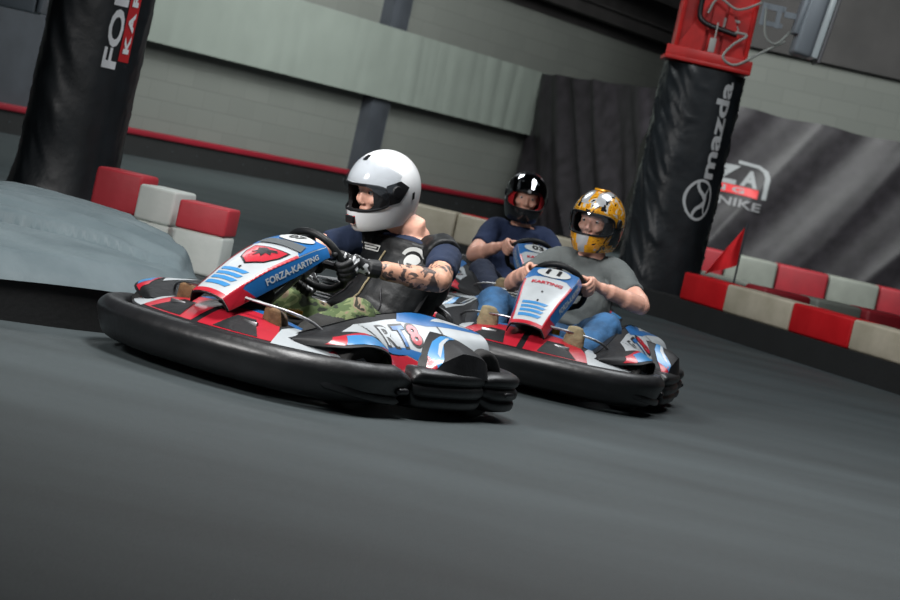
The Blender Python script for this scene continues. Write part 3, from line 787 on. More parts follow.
def make_driver(label, helmet, hlabel, yaw, lean, elbowL, elbowR, shirt, vest, trousers, shoe, gloves, tattoo, headpitch=.08, back=0, headz=.80, footz=.18, kneez=.325, shins=None, shw=.158, tl=None, handL=.30, handR=PI-.30):
    if tl is None: tl = lean*.35
    D = empty('person'); tag(D, label, 'person')
    wc = V((.12, 0, .465)); wn = V((-.80, 0, .60)).normalized(); e1 = V((0, 1, 0)); e2 = wn.cross(e1).normalized(); R = .135
    if e2.z < 0: e2 = -e2
    head = V((-.32, lean, headz)); neck = V((-.375-back*.8, tl*1.2, .62)); chest = V((-.36-back, tl*.8, .45)); belly = V((-.29-back*.6, 0, .28)); pel = V((-.22, 0, .17))
    Mh = Matrix.Translation(head) @ Matrix.Rotation(yaw, 4, 'Z') @ Matrix.Rotation(headpitch, 4, 'Y')
    sh = {s: V((-.345-back, tl+shw*s, .575)) for s in (1, -1)}
    el = {1: V(elbowL), -1: V(elbowR)}
    grip = {}
    for s, a in ((1, handL), (-1, handR)):
        rd = (e1*math.cos(a)+e2*math.sin(a)); grip[s] = (wc+rd*R, rd, (-e1*math.sin(a)+e2*math.cos(a)))
    wr = {}
    for s in (1, -1):
        P, rd, T = grip[s]; base = P+wn*.030+rd*.018; d = (el[s]-base).normalized(); wr[s] = base+(d*.075)
    hip = {s: V((-.20, .10*s, .18)) for s in (1, -1)}; kn = {s: V((.17, .27*s, kneez)) for s in (1, -1)}; an = {s: V((.50, .20*s, footz)) for s in (1, -1)}
    # ---- body: one continuous skin with head, face, arms and hands
    b = MB()
    tube(b, catmull([pel-V((0, 0, .03)), belly, chest, V((-.365-back, tl, .535)), V((-.374-back, tl, .615))], 4), [(.155, .11)]*4+[(.15, .115)]*4+[(shw-.015, .12)]*4+[(shw-.04, .09)]*4+[(.07, .06)], 20, up=(0, 1, 0), round_caps=True)
    tube(b, [neck-V((0, 0, .06)), neck+V((.01, 0, .03)), head-V((.01, 0, .08))], [.066, .060, .058], 16, round_caps=True)
    for s in (1, -1):
        tube(b, catmull([sh[s]-V((0, .05*s, -.005)), sh[s], sh[s].lerp(el[s], .5), el[s]], 4), [.062]*4+[.060]*4+[.052]*4+[.043], 14, round_caps=True)
        tube(b, catmull([el[s], el[s].lerp(wr[s], .3), el[s].lerp(wr[s], .7), wr[s]], 4), [.043]*2+[.046]*4+[.038]*4+[.029]*2+[.027], 14, round_caps=True)
        P, rd, T = grip[s]; hand(b, P, T*(1 if T.z > 0 else -1), rd, wn, wr[s], .96)
        tube(b, catmull([hip[s], hip[s].lerp(kn[s], .5), kn[s]], 4), [.085]*3+[.075]*3+[.058]*3, 14, round_caps=True)
        tube(b, catmull([kn[s], kn[s].lerp(an[s], .4), an[s]], 4), [.055]*3+[.052]*3+[.036]*3, 14, round_caps=True)
        tube(b, [an[s], an[s]+V((.02, 0, -.02))], [.034, .03], 12, round_caps=True)
    # head with face
    hv = MB()
    nu, nv = 32, 24; vs = []; fs = []
    for j in range(nv+1):
        e = PI/2-PI*j/nv
        for i in range(nu):
            a = 2*PI*i/nu; x = .098*math.cos(e)*math.cos(a); y = .076*math.cos(e)*math.sin(a); z = .115*math.sin(e)
            if z < 0: y *= 1-.25*(-z/.115); x += .008*(-z/.115)*(1 if x > 0 else 0)
            vs.append(V((x, y, z-.005)))
    for j in range(nv):
        for i in range(nu): fs.append((j*nu+i, j*nu+(i+1) % nu, (j+1)*nu+(i+1) % nu, (j+1)*nu+i))
    hv.add(vs, fs)
    tube(hv, [(.085, 0, .018), (.100, 0, -.004), (.110, 0, -.030), (.098, 0, -.040)], [.009, .009, .0125, .009], 10, round_caps=True)   # nose
    for s in (1, -1):
        tube(hv, [(.094, .010*s, .026), (.090, .035*s, .030), (.072, .055*s, .024)], .0085, 8, round_caps=True)      # brow
        tube(hv, [(.078, .040*s, -.030), (.066, .052*s, -.024)], [.018, .016], 10, round_caps=True)                    # cheek
        tube(hv, [(.106, .010*s, -.036), (.104, .012*s, -.038)], .008, 8, round_caps=True)
        tube(hv, [(0, .072*s, -.01), (-.01, .080*s, .005), (-.01, .078*s, -.025)], .009, 8, round_caps=True)            # ear
    tube(hv, [(.092, -.022, -.062), (.100, 0, -.060), (.092, .022, -.062)], .0065, 8, round_caps=True)
    tube(hv, [(.090, -.020, -.072), (.097, 0, -.073), (.090, .020, -.072)], .0065, 8, round_caps=True)
    tube(hv, [(.070, 0, -.098), (.082, 0, -.098)], .022, 10, round_caps=True)
    hv.xf(Mh); b.add(hv.v, hv.f)
    def bmat(c):
        return 1 if tattoo and c.y > .17 and c.z < .56 and c.z > .30 and c.x < .08 else 0
    organic('body', b, [M['skin'], M['skin_tattoo']], D, .0058, 3, 0, matfn=bmat)
    for s in (1, -1):
        m = MB(); lathe(m, [(.0001, -.011), (.008, -.008), (.0115, 0), (.008, .008), (.0001, .011)], 16, 0, Mh @ Matrix.Translation((.080, .032*s, .004)), False)
        m.build('eye', M['eye_white'], D)
        m = MB(); lathe(m, [(.0001, .011), (.0045, .0105), (.006, .009), (.0001, .008)], 14, 0, Mh @ Matrix.Translation((.0808, .032*s, .004)) @ Matrix.Rotation(PI/2, 4, 'Y'), False)
        m.build('iris', M['iris'], D.children[-1])
    # ---- shirt
    b = MB()
    tube(b, catmull([V((-.21, 0, .20)), belly, chest, V((-.365-back, tl, .535)), V((-.373-back, tl, .612))], 4), [(.178, .135)]*4+[(.178, .145)]*4+[(shw+.012, .145)]*4+[(shw-.015, .108)]*4+[(.088, .078)], 24, up=(0, 1, 0), round_caps=False)
    for s in (1, -1):
        mid = sh[s].lerp(el[s], .66)
        tube(b, catmull([sh[s]-V((0, .07*s, .0)), sh[s]+V((0, 0, .004)), sh[s].lerp(el[s], .45), mid], 4), [.066]*4+[.065]*4+[.061]*4+[.059], 16)
    organic('shirt', b, shirt, D, .0085, 3, .004, 13)
    # ---- trousers
    b = MB()
    tube(b, [V((-.27, 0, .14)), V((-.20, 0, .19)), V((-.10, 0, .19))], [(.17, .11), (.18, .115), (.15, .09)], 20, up=(0, 1, 0), round_caps=True)
    for s in (1, -1):
        tube(b, catmull([hip[s], hip[s].lerp(kn[s], .5), kn[s]], 4), [.100]*3+[.092]*3+[.078]*3, 16, round_caps=True)
        tube(b, catmull([kn[s], kn[s].lerp(an[s], .4), kn[s].lerp(an[s], .88)], 4), [.074]*3+[.070]*3+[.056]*3, 16, round_caps=True)
    organic('trousers', b, [trousers, shins or trousers], D, .0085, 3, .006, 11, matfn=lambda c: 1 if c.x > .13 and c.z < .30 else 0)  # second slot paints shade onto the shins where one is given
    # ---- shoes: upper plus separate sole facing forward
    for s in (1, -1):
        a = an[s]; m = MB()
        heel = a+V((.02, 0, -.055)); up_ = V((.28, .02*s, 1)).normalized(); toe = heel+up_*.215; sole = V((1, 0, -.28)).normalized()
        tube(m, [a+V((-.03, 0, .03)), a+V((.01, 0, .0))], [.046, .048], 14, round_caps=True)
        tube(m, [heel-sole*.02, heel+up_*.06-sole*.028, heel+up_*.13-sole*.026, heel+up_*.19-sole*.014, toe-up_*.015-sole*.008], [(.036, .036), (.040, .040), (.044, .036), (.044, .028), (.034, .020)], 16, up=(0, 1, 0), round_caps=True)
        so = organic('shoe', m, shoe, D, .006, 3)
        m = MB(); tube(m, [heel+sole*.022, heel+up_*.07+sole*.018, heel+up_*.15+sole*.018, toe+sole*.010], [(.041, .014), (.037, .012), (.049, .014), (.036, .012)], 18, up=(0, 1, 0), round_caps=True)
        m.build('sole', M['boot_sole'] if shoe is M['brown_boot'] else M['sole'], so)
        m = MB()
        for k in range(4):
            q = heel+up_*(.09+k*.024)-sole*(.062-k*.006); tube(m, [q+V((0, -.026, -.005)), q+V((0, 0, .006)), q+V((0, .026, -.005))], .003, 6)
        m.build('laces', M['sole'] if shoe is M['brown_boot'] else M['whiteprint'], so)
    # ---- gloves
    if gloves:
        for s in (1, -1):
            P, rd, T = grip[s]; m = MB(); TT = T*(1 if T.z > 0 else -1); hand(m, P, TT, rd, wn, wr[s], .96, .005)
            tube(m, [wr[s]+(el[s]-wr[s]).normalized()*.035, wr[s]+(P-wr[s])*.1], [.036, .034], 14)
            kk = P+wn*.04+rd*.03
            organic('glove', m, [M['glove_black'], M['glove_white']], D, .0035, 1,
                    matfn=lambda c, P=P, kk=kk: 1 if (noise.noise(c*48) > .10 and (c-kk).length < .062 and (c-P).dot(wn) > .004) else 0)
    # ---- leather vest
    if vest:
        b = MB()
        tube(b, catmull([V((-.22, 0, .19)), belly, chest, V((-.365-back, tl, .535)), V((-.372-back, tl, .588))], 4), [(.192, .150)]*4+[(.193, .160)]*4+[(.205, .160)]*4+[(.180, .128)]*4+[(.125, .105)], 28, up=(0, 1, 0))
        for s in (1, -1):
            tube(b, [V((-.36-back, (tl+.085*s), .570)), sh[s]+V((0, -.02*s, .006)), sh[s].lerp(el[s], .16)+V((0, 0, .006))], [(.068, .066), (.080, .077), (.080, .076)], 16)
        ve = organic('leather_vest', b, M['leather'], D, .009, 4, .005, 9)
        me = ve.data; bvh = BVHTree.FromPolygons([v.co for v in me.vertices], [tuple(p.vertices) for p in me.polygons])
        def proj(y, z, off=.003):
            h = bvh.ray_cast(V((.3, y, z)), V((-1, 0, 0)))
            return (h[0]+h[1]*off if h[1].x > 0 else h[0]-h[1]*off) if h[0] is not None else V((-.2, y, z))
        def pd(polys, name, mt_, off=.003):
            m = MB()
            for poly in polys:
                r = delaunay_2d_cdt([V(p) for p in poly], [], [list(range(len(poly)))], 1, 1e-5)
                m.add([proj(p.x, p.y, off) for p in r[0]], [tuple(f) for f in r[2]])
            m.build(name, mt_, ve)
        # round badge on the left breast: arched rocker, skull
        cy, cz = .100+tl, .530
        rk = [(cy+.050*math.cos(a), cz+.005+.050*math.sin(a)) for a in [PI*(.10+.80*k/12) for k in range(13)]]+[(cy+.034*math.cos(a), cz+.005+.034*math.sin(a)) for a in [PI*(.90-.80*k/12) for k in range(13)]]
        pd([rk], 'rocker_patch', M['patch_white'], .004)
        pd([ell(cy, cz, .028, .026, 18)], 'skull_patch', M['patch_white'], .004)
        pd([ell(cy-.010, cz+.004, .007, .007, 10), ell(cy+.010, cz+.004, .007, .007, 10), rect(cy-.010, cz-.020, cy+.010, cz-.014)], 'skull_features', M['black_ink'], .006)
        pd([[(cy-.045, cz-.012), (cy-.030, cz-.040), (cy+.030, cz-.040), (cy+.045, cz-.012), (cy+.030, cz-.028), (cy-.030, cz-.028)]], 'wing_patch', M['patch_white'], .004)
        pd([rect(-.145, .552, -.035, .558), rect(-.145, .530, -.035, .536), rect(-.145, .530, -.140, .558), rect(-.040, .530, -.035, .558), rect(-.125, .540, -.055, .548)], 'name_patch', M['patch_white'], .004)
        m = MB(); tube(m, [proj(0, z, .006) for z in [.24+.02*k for k in range(16)]], .004, 6); m.build('zip', M['sole'], ve)
        for s in (1, -1):
            m = MB(); tube(m, [proj(.12*s-.02*k*s*.5, .30+.02*k, .004) for k in range(6)], .003, 6); m.build('pocket_zip', M['darksteel'], ve)
    else:
        m = MB(); ring = []
        for k in range(28):
            a = 2*PI*k/28; ring.append(V((-.372-back, tl, .612))+V((.076*math.cos(a), .086*math.sin(a), -.014*math.cos(a))))
        tube(m, ring, .008, 8, closed=True); m.build('collar', shirt, D)
    make_helmet(D, Mh, helmet, hlabel)
    return D

def place(objs, x, y, phi):
    a = math.radians(phi); rz = math.atan2(-math.cos(a), -math.sin(a))
    for o in objs: o.location = (x, y, 0); o.rotation_euler = (0, 0, rz)

k1 = make_kart('07', 'leading red white and blue go-kart, number 07, with a shield badge')
d1 = make_driver('driver in a black leather vest, camouflage trousers and open white helmet steering the leading kart', 'white', 'glossy white full-face helmet with the visor raised',
                 -.27, -.085, (-.22, .335, .485), (-.20, -.31, .47), M['navy'], True, M['camo'], M['brown_boot'], True, True, headpitch=.30, back=.085, tl=.02, handL=.05, handR=PI+1.0, headz=.775, footz=.14, kneez=.30, shw=.178, shins=M['shin_shade'])
place((k1, d1), -.46, 9.16, 33)
k3 = another_kart(k1, '11', 'red white and blue go-kart, number 11, at the right behind the leader')
d3 = make_driver('driver in a grey T-shirt and blue jeans wearing a gold patterned helmet', 'gold', 'gold, silver and black patterned helmet',
                 -.22, .045, (-.15, .37, .455), (-.18, -.27, .42), M['grey_shirt'], False, M['jeans'], M['suede'], False, False, footz=.175, headz=.80, tl=.045, shw=.145)
place((k3, d3), .505, 11.4, 12)
k2 = another_kart(k1, '03', 'red white and blue go-kart, number 03, rearmost and partly hidden')
d2 = make_driver('rearmost driver in a navy T-shirt wearing a shiny black helmet with red lining', 'black', 'black helmet with a mirrored raised visor and red lining',
                 -.08, -.025, (-.13, .28, .42), (-.15, -.29, .40), M['navy2'], False, M['trousers'], M['suede'], False, False)
place((k2, d2), .385, 14.2, -9)

# ------------------------------------------------------------------ setting
def struct(name, o): o.name = name; o['kind'] = 'structure'; return o
m = MB(); m.add([(-30, -4, 0), (30, -4, 0), (30, 62, 0), (-30, 62, 0)], [(0, 1, 2, 3)]); struct('floor', m.build('floor', M['floor']))

W0 = V((-4.20, 31.0, 0)); WD = V((.4805, .877, 0)).normalized(); WN = V((WD.y, -WD.x, 0))     # back wall runs away to the right; WN faces the track
def wp(t, off, z): return W0+WD*t+WN*off+V((0, 0, z))
wall_rot = math.atan2(WD.y, WD.x)
def wallbox(name, t0, t1, off0, off1, z0, z1, mt_, **kw):
    m = MB(); box(m, ((t0+t1)/2, -(off0+off1)/2, (z0+z1)/2), (t1-t0, abs(off1-off0), z1-z0), 0, bev=kw.get('bev', 0))
    o = m.build(name, mt_); o.location = W0; o.rotation_euler = (0, 0, wall_rot); return o
struct('wall_left', wallbox('w', -14, 20, -.3, 0, 0, 3.45, M['block']))
struct('wall_upper', wallbox('w', -14, 20, -.3, .02, 3.45, 7, M['roof_dark']))
struct('trim_4', wallbox('w', -9, -2.35, .0, .05, .345, 1.9, M['dark_column']))
struct('baseboard_left', wallbox('w', -14, 10.6, .02, .16, 0, .27, M['skirt']))
bolts = []
def rivets():
    m = MB()
    for k in range(40):
        t = -8+k*.55; m2 = Matrix.Translation((t, -.165, .14)) @ Matrix.Rotation(PI/2, 4, 'X'); lathe(m, [(.0001, .005), (.009, .003), (.010, -.002)], 8, 0, m2, False)
    o = m.build('trim_2', M['dark_column']); o.location = W0; o.rotation_euler = (0, 0, wall_rot); struct('trim_2', o)
rivets()
struct('trim_1', wallbox('w', -14, 10.6, .02, .20,   .27, .345, M['rail_red'], bev=.02))
# right-hand rear wall behind the curtain
m = MB(); box(m, (0, 0, 1.75), (22, .3, 3.5), 0); o = m.build('w', M['block']); o.location = (14.2, 37.0, 0); o.rotation_euler = (0, 0, -.03); struct('wall_back', o)
m = MB(); box(m, (0, 0, 5.2), (22, .5, 3.4), 0); o = m.build('w', M['roof_dark']); o.location = (14.2, 36.9, 0); o.rotation_euler = (0, 0, -.03); struct('wall_back_upper', o)
m = MB(); box(m, (0, 29, 7.1), (60, 66, .2), 0); struct('ceiling', m.build('w', M['roof_dark']))
m = MB(); box(m, (-29, 29, 3.5), (.3, 66, 7), 0); struct('wall_side_left', m.build('w', M['block']))
m = MB(); box(m, (29, 29, 3.5), (.3, 66, 7), 0); struct('wall_side_right', m.build('w', M['block']))
# pale sheeting band
def SB(u, v):
    k = sstep(3.5, 7, u)
    f = .010*noise.noise(V((u*1.6, v*.4, 0)))+(.012+.022*k)*abs(noise.noise(V((u*2.4+.15*v, v*.3, 5))))*1.3
    return wp(u, .26+f, 1.46+1.04*v)
m = MB(); surf(m, SB, -2.2, 10.9, 260, 0, 1, 10, 0, .004)
tag(m.build('wall_sheeting', M['sheet']), 'long pale grey sheet stretched along the block wall behind the karts', 'sheeting')
# dark steel columns on the wall
for t, z0, z1, nm in ((5.05, 0, 7, 'between the white helmet and the sheeting'), (-6.2, 0, 7, 'far left beyond the padded pillar')):
    m = MB(); box(m, (t, -.09, 3.5), (.46, .18, 7), 0, bev=.01); box(m, (t-.24, -.09, 3.5), (.03, .18, 7), 0); box(m, (t+.24, -.09, 3.5), (.03, .18, 7), 0)
    o = m.build('steel_column', M['dark_column']); o.location = W0; o.rotation_euler = (0, 0, wall_rot)
    tag(o, 'dark grey steel column on the block wall '+nm, 'column', 'wall columns')
# roof beams above wall
for i, (z, d) in enumerate(((3.75, .25), (4.35, .5))):
    m = MB(); box(m, (4, -d, z), (26, .12, .22), 0); box(m, (4, -d, z+.11), (26, .26, .03), 0); box(m, (4, -d, z-.11), (26, .26, .03), 0)
    o = m.build('roof_beam', M['roof_dark']); o.location = W0; o.rotation_euler = (0, 0, wall_rot); tag(o, ['lower', 'upper'][i]+' dark roof beam running above the block wall', 'beam', 'roof beams')

# curtains
def curtain(name, A, B, z0, z1, seed, folds, depth, sagf, label, diag=0.0):
    A = V(A); B = V(B); L = (B-A).length; d = (B-A)/L; n = V((d.y, -d.x, 0))
    def S(u, v):
        w = u+diag*(v-1)*1.0
        k = noise.noise(V((w*folds, v*.35+seed, seed)))
        f = depth*(1-2*abs(k))*(.35+.65*min(1, 1.15-v*.7)) + .35*depth*noise.noise(V((w*folds*2.6, v*.8, seed+4)))
        f *= min(1, .1+u/.6)
        return A+d*u+n*f+V((0, 0, z0+(z1-z0-sagf*(.5-.5*math.cos(2*PI*u/L*max(1, round(L/1.2)))))*v))
    m = MB(); surf(m, S, 0, L, int(L*38), 0, 1, 36, 0, .003)
    return m, S, L
m, S, L = curtain('c', (.62, 39.6, 0), (2.45, 35.3, 0), .05, 2.50, 2.0, 1.0, .30, .02, '', 2.0)
o = m.build('curtain', M['tarp']); tag(o, 'black curtain hanging left of the padded pillar, beside the pale sheeting', 'curtain', 'black track curtains')
m, S, L = curtain('c', (2.5, 35.3, 0), (8.2, 35.0, 0), .05, 2.50, 7.0, .85, .13, .03, '', -1.6)
fl = 1 if nrm(S, 1.5, .5).y < 0 else -1
# printed logo, partly hidden by the pillar
lx, lz = 1.00, .52
textdecal(m, S, 'RZ', lx-.12, lz+.075, .70, .115, 1, .02, 0, .05, 0, fl)
textdecal(m, S, 'A', lx+.40, lz+.07, .26, .10, 1, .02, 0, .05, 0, fl)
decal(m, S, [(lx+.18, lz+.145), (lx+.18, lz+.165), (lx+.50, lz+.165), (lx+.64, lz+.14), (lx+.68, lz+.10), (lx+.68, lz-.03), (lx+.61, lz-.03), (lx+.61, lz+.10), (lx+.56, lz+.13), (lx+.48, lz+.145)], 1, .02, .06, fl)
decal(m, S, rect(lx-.5, lz-.035, lx+.55, lz+.015), 2, .02, .1, fl)
textdecal(m, S, 'I N G', lx+.05, lz-.010, .62, .034, 1, .026, 0, .03, 0, fl)
textdecal(m, S, 'NIKE', lx+.32, lz-.085, .62, .05, 3, .02, 0, .02, 0, fl)
m.keep = True
o = m.build('curtain', [M['tarp'], M['fadedprint'], M['redlogo'], M['greyprint']]); tag(o, 'black curtain with a red and white logo right of the padded pillar', 'curtain', 'black track curtains')

# padded pillars
def pillar(name, c, rx, ry, h, seed, flare, mt_, wr=.03, diag=.6, calm=-1.1):
    c = V(c)
    def S(u, v):      # u arc length-ish angle, v height
        a = u; k = 1+flare*max(0, (.55-v))**2
        ca_, sa_ = math.cos(a), math.sin(a); w_ = .25*noise.noise(V((ca_, sa_, v*1.5+seed)))
        q = noise.noise(V((ca_*2.1+v*3.4*diag+w_, sa_*2.1-v*2.2*diag, v*.9+seed)))
        q2 = noise.noise(V((ca_*4.2+v*7.5*diag, sa_*4.2-v*4.5*diag+w_*3, v*1.4+seed+3)))
        q = .5-abs(q)*1.2+.0; q2 = (max(0, 1-abs(q2)*5))**2*.9
        q = (1-q)/2; q2 = (1-q2)/2
        aa = (a+PI) % (2*PI)-PI; cm = .12+.88*sstep(.35, .62, abs(aa-calm))
        r = ((1-2*abs(q))*wr+(1-2*abs(q2))*wr*.5)*cm
        px = math.copysign(abs(math.cos(a))**.75, math.cos(a)); py = math.copysign(abs(math.sin(a))**.75, math.sin(a))
        return c+V((px*(rx*k+r), py*(ry*k+r), v))
    m = MB(); surf(m, S, 0, 2*PI, 110, 0, h, 90, 0)
    top = [S(2*PI*i/110, h) for i in range(110)]; m.add(top, [tuple(range(110))])
    return m, S
# left pillar
m, S = pillar('p', (-2.46, 14.65, 0), .300, .28, 2.6, 1.0, .75, M['tarp2'], .014, .9)
fl = 1 if nrm(S, -PI/2, 1).y < 0 else -1
a0 = -PI/2+.46
textdecal(m, S, 'FORZA', a0-.02, 1.475, .94, .32, 1, .006, PI/2, .03, 0, fl)
decal(m, S, [(a0+.17, 1.06), (a0+.47, 1.06), (a0+.47, 2.06), (a0+.17, 2.06)], 2, .004, .1, fl)
textdecal(m, S, 'K A R T I N G', a0+.32, 1.56, .90, .17, 1, .008, PI/2, .05, 0, fl)
m.keep = True
P = empty('padded_pillar', (0, 0, 0)); m.build('padding_cover', [M['tarp2'], M['brightprint'], M['redlogo']], P, 60); tag(P, 'tall pillar wrapped in black padding at the left with white and red lettering', 'pillar')
mm = MB(); tube(mm, [(-2.46, 14.65, 2.5), (-2.46, 14.65, 7)], .16, 12); mm.build('post', M['dark_column'], P)
# right pillar
m, S = pillar('p', (1.70, 20.75, 0), .345, .30, 2.12, 5.0, .10, M['tarp2'], .030, .8)
fl = 1 if nrm(S, -PI/2, 1).y < 0 else -1
a0 = -PI/2+.46
textdecal(m, S, 'mazda', a0+.03, 1.63, .84, .40, 1, .008, PI/2, .03, 0, fl)
ex, ey = a0-.02, 1.02
EM = lambda P: [(ex-y/.345, ey+x) for x, y in P]
def ringpoly(rx, ry, t, n=36):
    o_ = ell(0, 0, rx, ry, n); i_ = ell(0, 0, rx-t*1.2, ry-t, n)
    return [[o_[k], o_[(k+1) % n], i_[(k+1) % n], i_[k]] for k in range(n)]
for q in ringpoly(.180, .135, .020): decal(m, S, EM(q), 1, .008, .2, fl)
for sg in (1, -1):
    decal(m, S, EM([(0, -.070), (0, -.040), (sg*.035, -.010), (sg*.070, .030), (sg*.110, .050), (sg*.158, .052), (sg*.164, .034), (sg*.120, .026), (sg*.090, .008), (sg*.055, -.042)]), 1, .008, .05, fl)
    decal(m, S, EM([(0, -.070), (sg*.055, -.042), (sg*.110, -.066), (sg*.122, -.082), (sg*.060, -.062)]), 1, .008, .05, fl)
m.keep = True
P = empty('padded_pillar'); m.build('padding_cover', [M['tarp2'], M['whiteprint']], P, 60); tag(P, 'pillar wrapped in wrinkled black padding with a white car maker logo and red steel top', 'pillar')
mm = MB(); box(mm, (1.70, 20.75, 3.35), (.10, .40, 2.4), 0); 
for s in (1, -1): box(mm, (1.70+.30*s, 20.75, 3.35), (.035, .42, 2.4), 0, bev=.004)
box(mm, (1.70, 20.62, 3.35), (.60, .05, 2.4), 0)
box(mm, (1.69, 20.70, 2.155), (.74, .56, .035), 0, bev=.006); box(mm, (1.69, 20.44, 2.20), (.74, .03, .11), 0, bev=.006)
for s in (1, -1): mm.add([(1.70+.08*s, 20.58, 2.22), (1.70+.32*s, 20.58, 2.22), (1.70+.08*s, 20.58, 2.7), (1.70+.08*s, 20.55, 2.22), (1.70+.32*s, 20.55, 2.22), (1.70+.08*s, 20.55, 2.7)], [(0, 1, 2), (3, 5, 4), (0, 2, 5, 3), (1, 4, 5, 2), (0, 3, 4, 1)])
col = mm.build('steel_column', M['red_steel'], P)
def flat(x0, z0, y): return lambda u, v: V((x0+u, y, z0+v))
mm = MB(); textdecal(mm, flat(1.82, 2.52, 20.58), '15', 0, 0, .15, .12, 0, .012, .0, .02, 0, 1 if nrm(flat(0, 0, 0), 0, 0).y < 0 else -1); mm.build('number_stencil', M['tag'], col)
mm = MB(); tube(mm, catmull([(1.55, 20.50, 3.0), (1.53, 20.50, 2.62), (1.58, 20.49, 2.50), (1.80, 20.48, 2.46), (1.88, 20.48, 2.45)]), .024, 10)
mm.build('black_pipe', M['black_ink'], P)
mm = MB(); tube(mm, [(1.70, 20.45, 2.52), (1.70, 20.44, 2.38)], .007, 6); box(mm, (1.69, 20.44, 2.32), (.055, .008, .12), 0, bev=.002); mm.build('paper_tag', M['tag'], P)
# flood lamp bolted to the pillar
Lp = empty('flood_lamp', (0, 0, 0)); tag(Lp, 'grey flood lamp hanging beside the red steel column', 'lamp')
R_ = Matrix.Rotation(math.radians(6), 3, 'Y')
mm = MB(); box(mm, (2.44, 20.3, 2.66), (.16, .36, .56), 0, rot=R_, bev=.03, seg=3)
box(mm, (2.345, 20.3, 2.70), (.05, .26, .30), 0, rot=R_, bev=.012)
mm.build('housing', M['lamp_grey'], Lp)
mm = MB(); box(mm, (2.545, 20.3, 2.65), (.06, .33, .54), 0, rot=R_, bev=.012); mm.build('lamp_face', M['lamp_face'], Lp)
mm = MB(); box(mm, (2.593, 20.3, 2.645), (.025, .38, .60), 0, rot=R_, bev=.01)
mm.build('bezel', M['greyprint'], Lp)
mm = MB(); box(mm, (2.13, 20.42, 2.74), (.20, .03, .05), 0); box(mm, (2.05, 20.41, 2.67), (.04, .03, .19), 0); box(mm, (2.18, 20.41, 2.67), (.04, .03, .19), 0); box(mm, (2.13, 20.42, 2.60), (.20, .03, .04), 0); box(mm, (2.27, 20.36, 2.70), (.10, .04, .05), 0)
mm.build('bracket', M['lamp_grey'], Lp)
mm = MB(); tube(mm, catmull([(1.86, 20.46, 2.47), (1.96, 20.44, 2.46), (1.86, 20.44, 2.36), (1.80, 20.42, 2.24), (1.92, 20.42, 2.20), (2.10, 20.40, 2.34), (2.28, 20.36, 2.48)], 6), .011, 8); mm.build('cable', M['cable'], Lp)
mm = MB(); tube(mm, catmull([(1.60, 20.47, 2.58), (1.66, 20.46, 2.72), (1.84, 20.45, 2.66), (2.02, 20.44, 2.76)], 6), .010, 8); tube(mm, catmull([(2.06, 20.38, 2.72), (2.10, 20.36, 2.50), (2.20, 20.36, 2.44), (2.30, 20.36, 2.56)], 6), .010, 8); mm.build('cable', M['cable'], Lp)

# grey lamp box seen high at the far left
m = MB(); box(m, (-3.40, 16.5, 1.44), (.42, .3, .36), 0, bev=.015); box(m, (-3.16, 16.5, 1.44), (.035, .28, .34), 0, bev=.01)
o = m.build('lamp_box', M['lamp_grey']); tag(o, 'grey metal box unit high up left of the black pillar', 'equipment')
mm = MB(); tube(mm, [(-3.40, 16.5, 1.60), (-3.40, 16.5, 7)], .03, 8); mm.build('hanger', M['dark_column'], o)

# barrier blocks
def block(c, size, rot, red, label, group, name='barrier_block', toprow=None):
    m = MB(); box(m, (0, 0, size[2]/2), size, 0, bev=min(size)*.09, seg=3)
    o = m.build(name, M['barrier_red'] if red else M['barrier_white']); o.location = c; o.rotation_euler = (0, 0, rot); tag(o, label, 'barrier', group); return o
def polyline(pts):
    P = [V((x, y, 0)) for x, y in pts]
    def at(s):
        for a, b in zip(P, P[1:]):
            l = (b-a).length
            if s <= l or b is P[-1]: return a+(b-a)*(s/l), math.atan2((b-a).y, (b-a).x)
            s -= l
    return at, sum((b-a).length for a, b in zip(P, P[1:]))
# black skirt that carries the right barrier, and its continuation behind the karts
lineA = [(4.05, 15.3), (3.22, 17.0), (2.36, 18.75), (1.86, 19.85)]
lineD = [(1.86, 19.85), (1.20, 20.30), (.3, 20.55), (-.95, 20.85)]
def ribbonbox(name, pts, w, z0, z1, mt_):
    P = [V((x, y, 0)) for x, y in pts]; m = MB(); vs = []
    for i, p in enumerate(P):
        t = (P[min(i+1, len(P)-1)]-P[max(i-1, 0)]).normalized(); n = V((t.y, -t.x, 0))
        vs += [p-n*w/2+V((0, 0, z0)), p+n*w/2+V((0, 0, z0)), p+n*w/2+V((0, 0, z1)), p-n*w/2+V((0, 0, z1))]
    fs = []
    for i in range(len(P)-1):
        for k in range(4): fs.append((i*4+k, i*4+(k+1) % 4, i*4+4+(k+1) % 4, i*4+4+k))
    fs += [(0, 1, 2, 3), tuple((len(P)-1)*4+k for k in (3, 2, 1, 0))]
    m.add(vs, fs); return m.build(name, mt_)
o = ribbonbox('trim_3', lineA+lineD[1:], .34, 0, .20, M['skirt']); struct('trim_3', o)
at, tot = polyline(lineA)
s = tot-.20; cols = [1, 0, 1, 0, 1, 0, 1, 0]; names = ['nearest the pillar', 'second from the pillar', 'third from the pillar', 'fourth from the pillar', 'fifth from the pillar', 'at the edge of the picture', 'beyond', 'last']
k = 0; lens = [.72, .95, .80, .80, .8, .8]
while s > .25 and k < len(lens):
    l = lens[k]; p, r = at(s-l/2)
    block((p.x, p.y, .20), (l-.012, .28, .225), r, cols[k], ('red' if cols[k] else 'white')+' plastic barrier block in the front right row, '+names[k], 'front right row of barrier blocks'); s -= l; k += 1
at, tot = polyline(lineD)
s = .95; k = 0
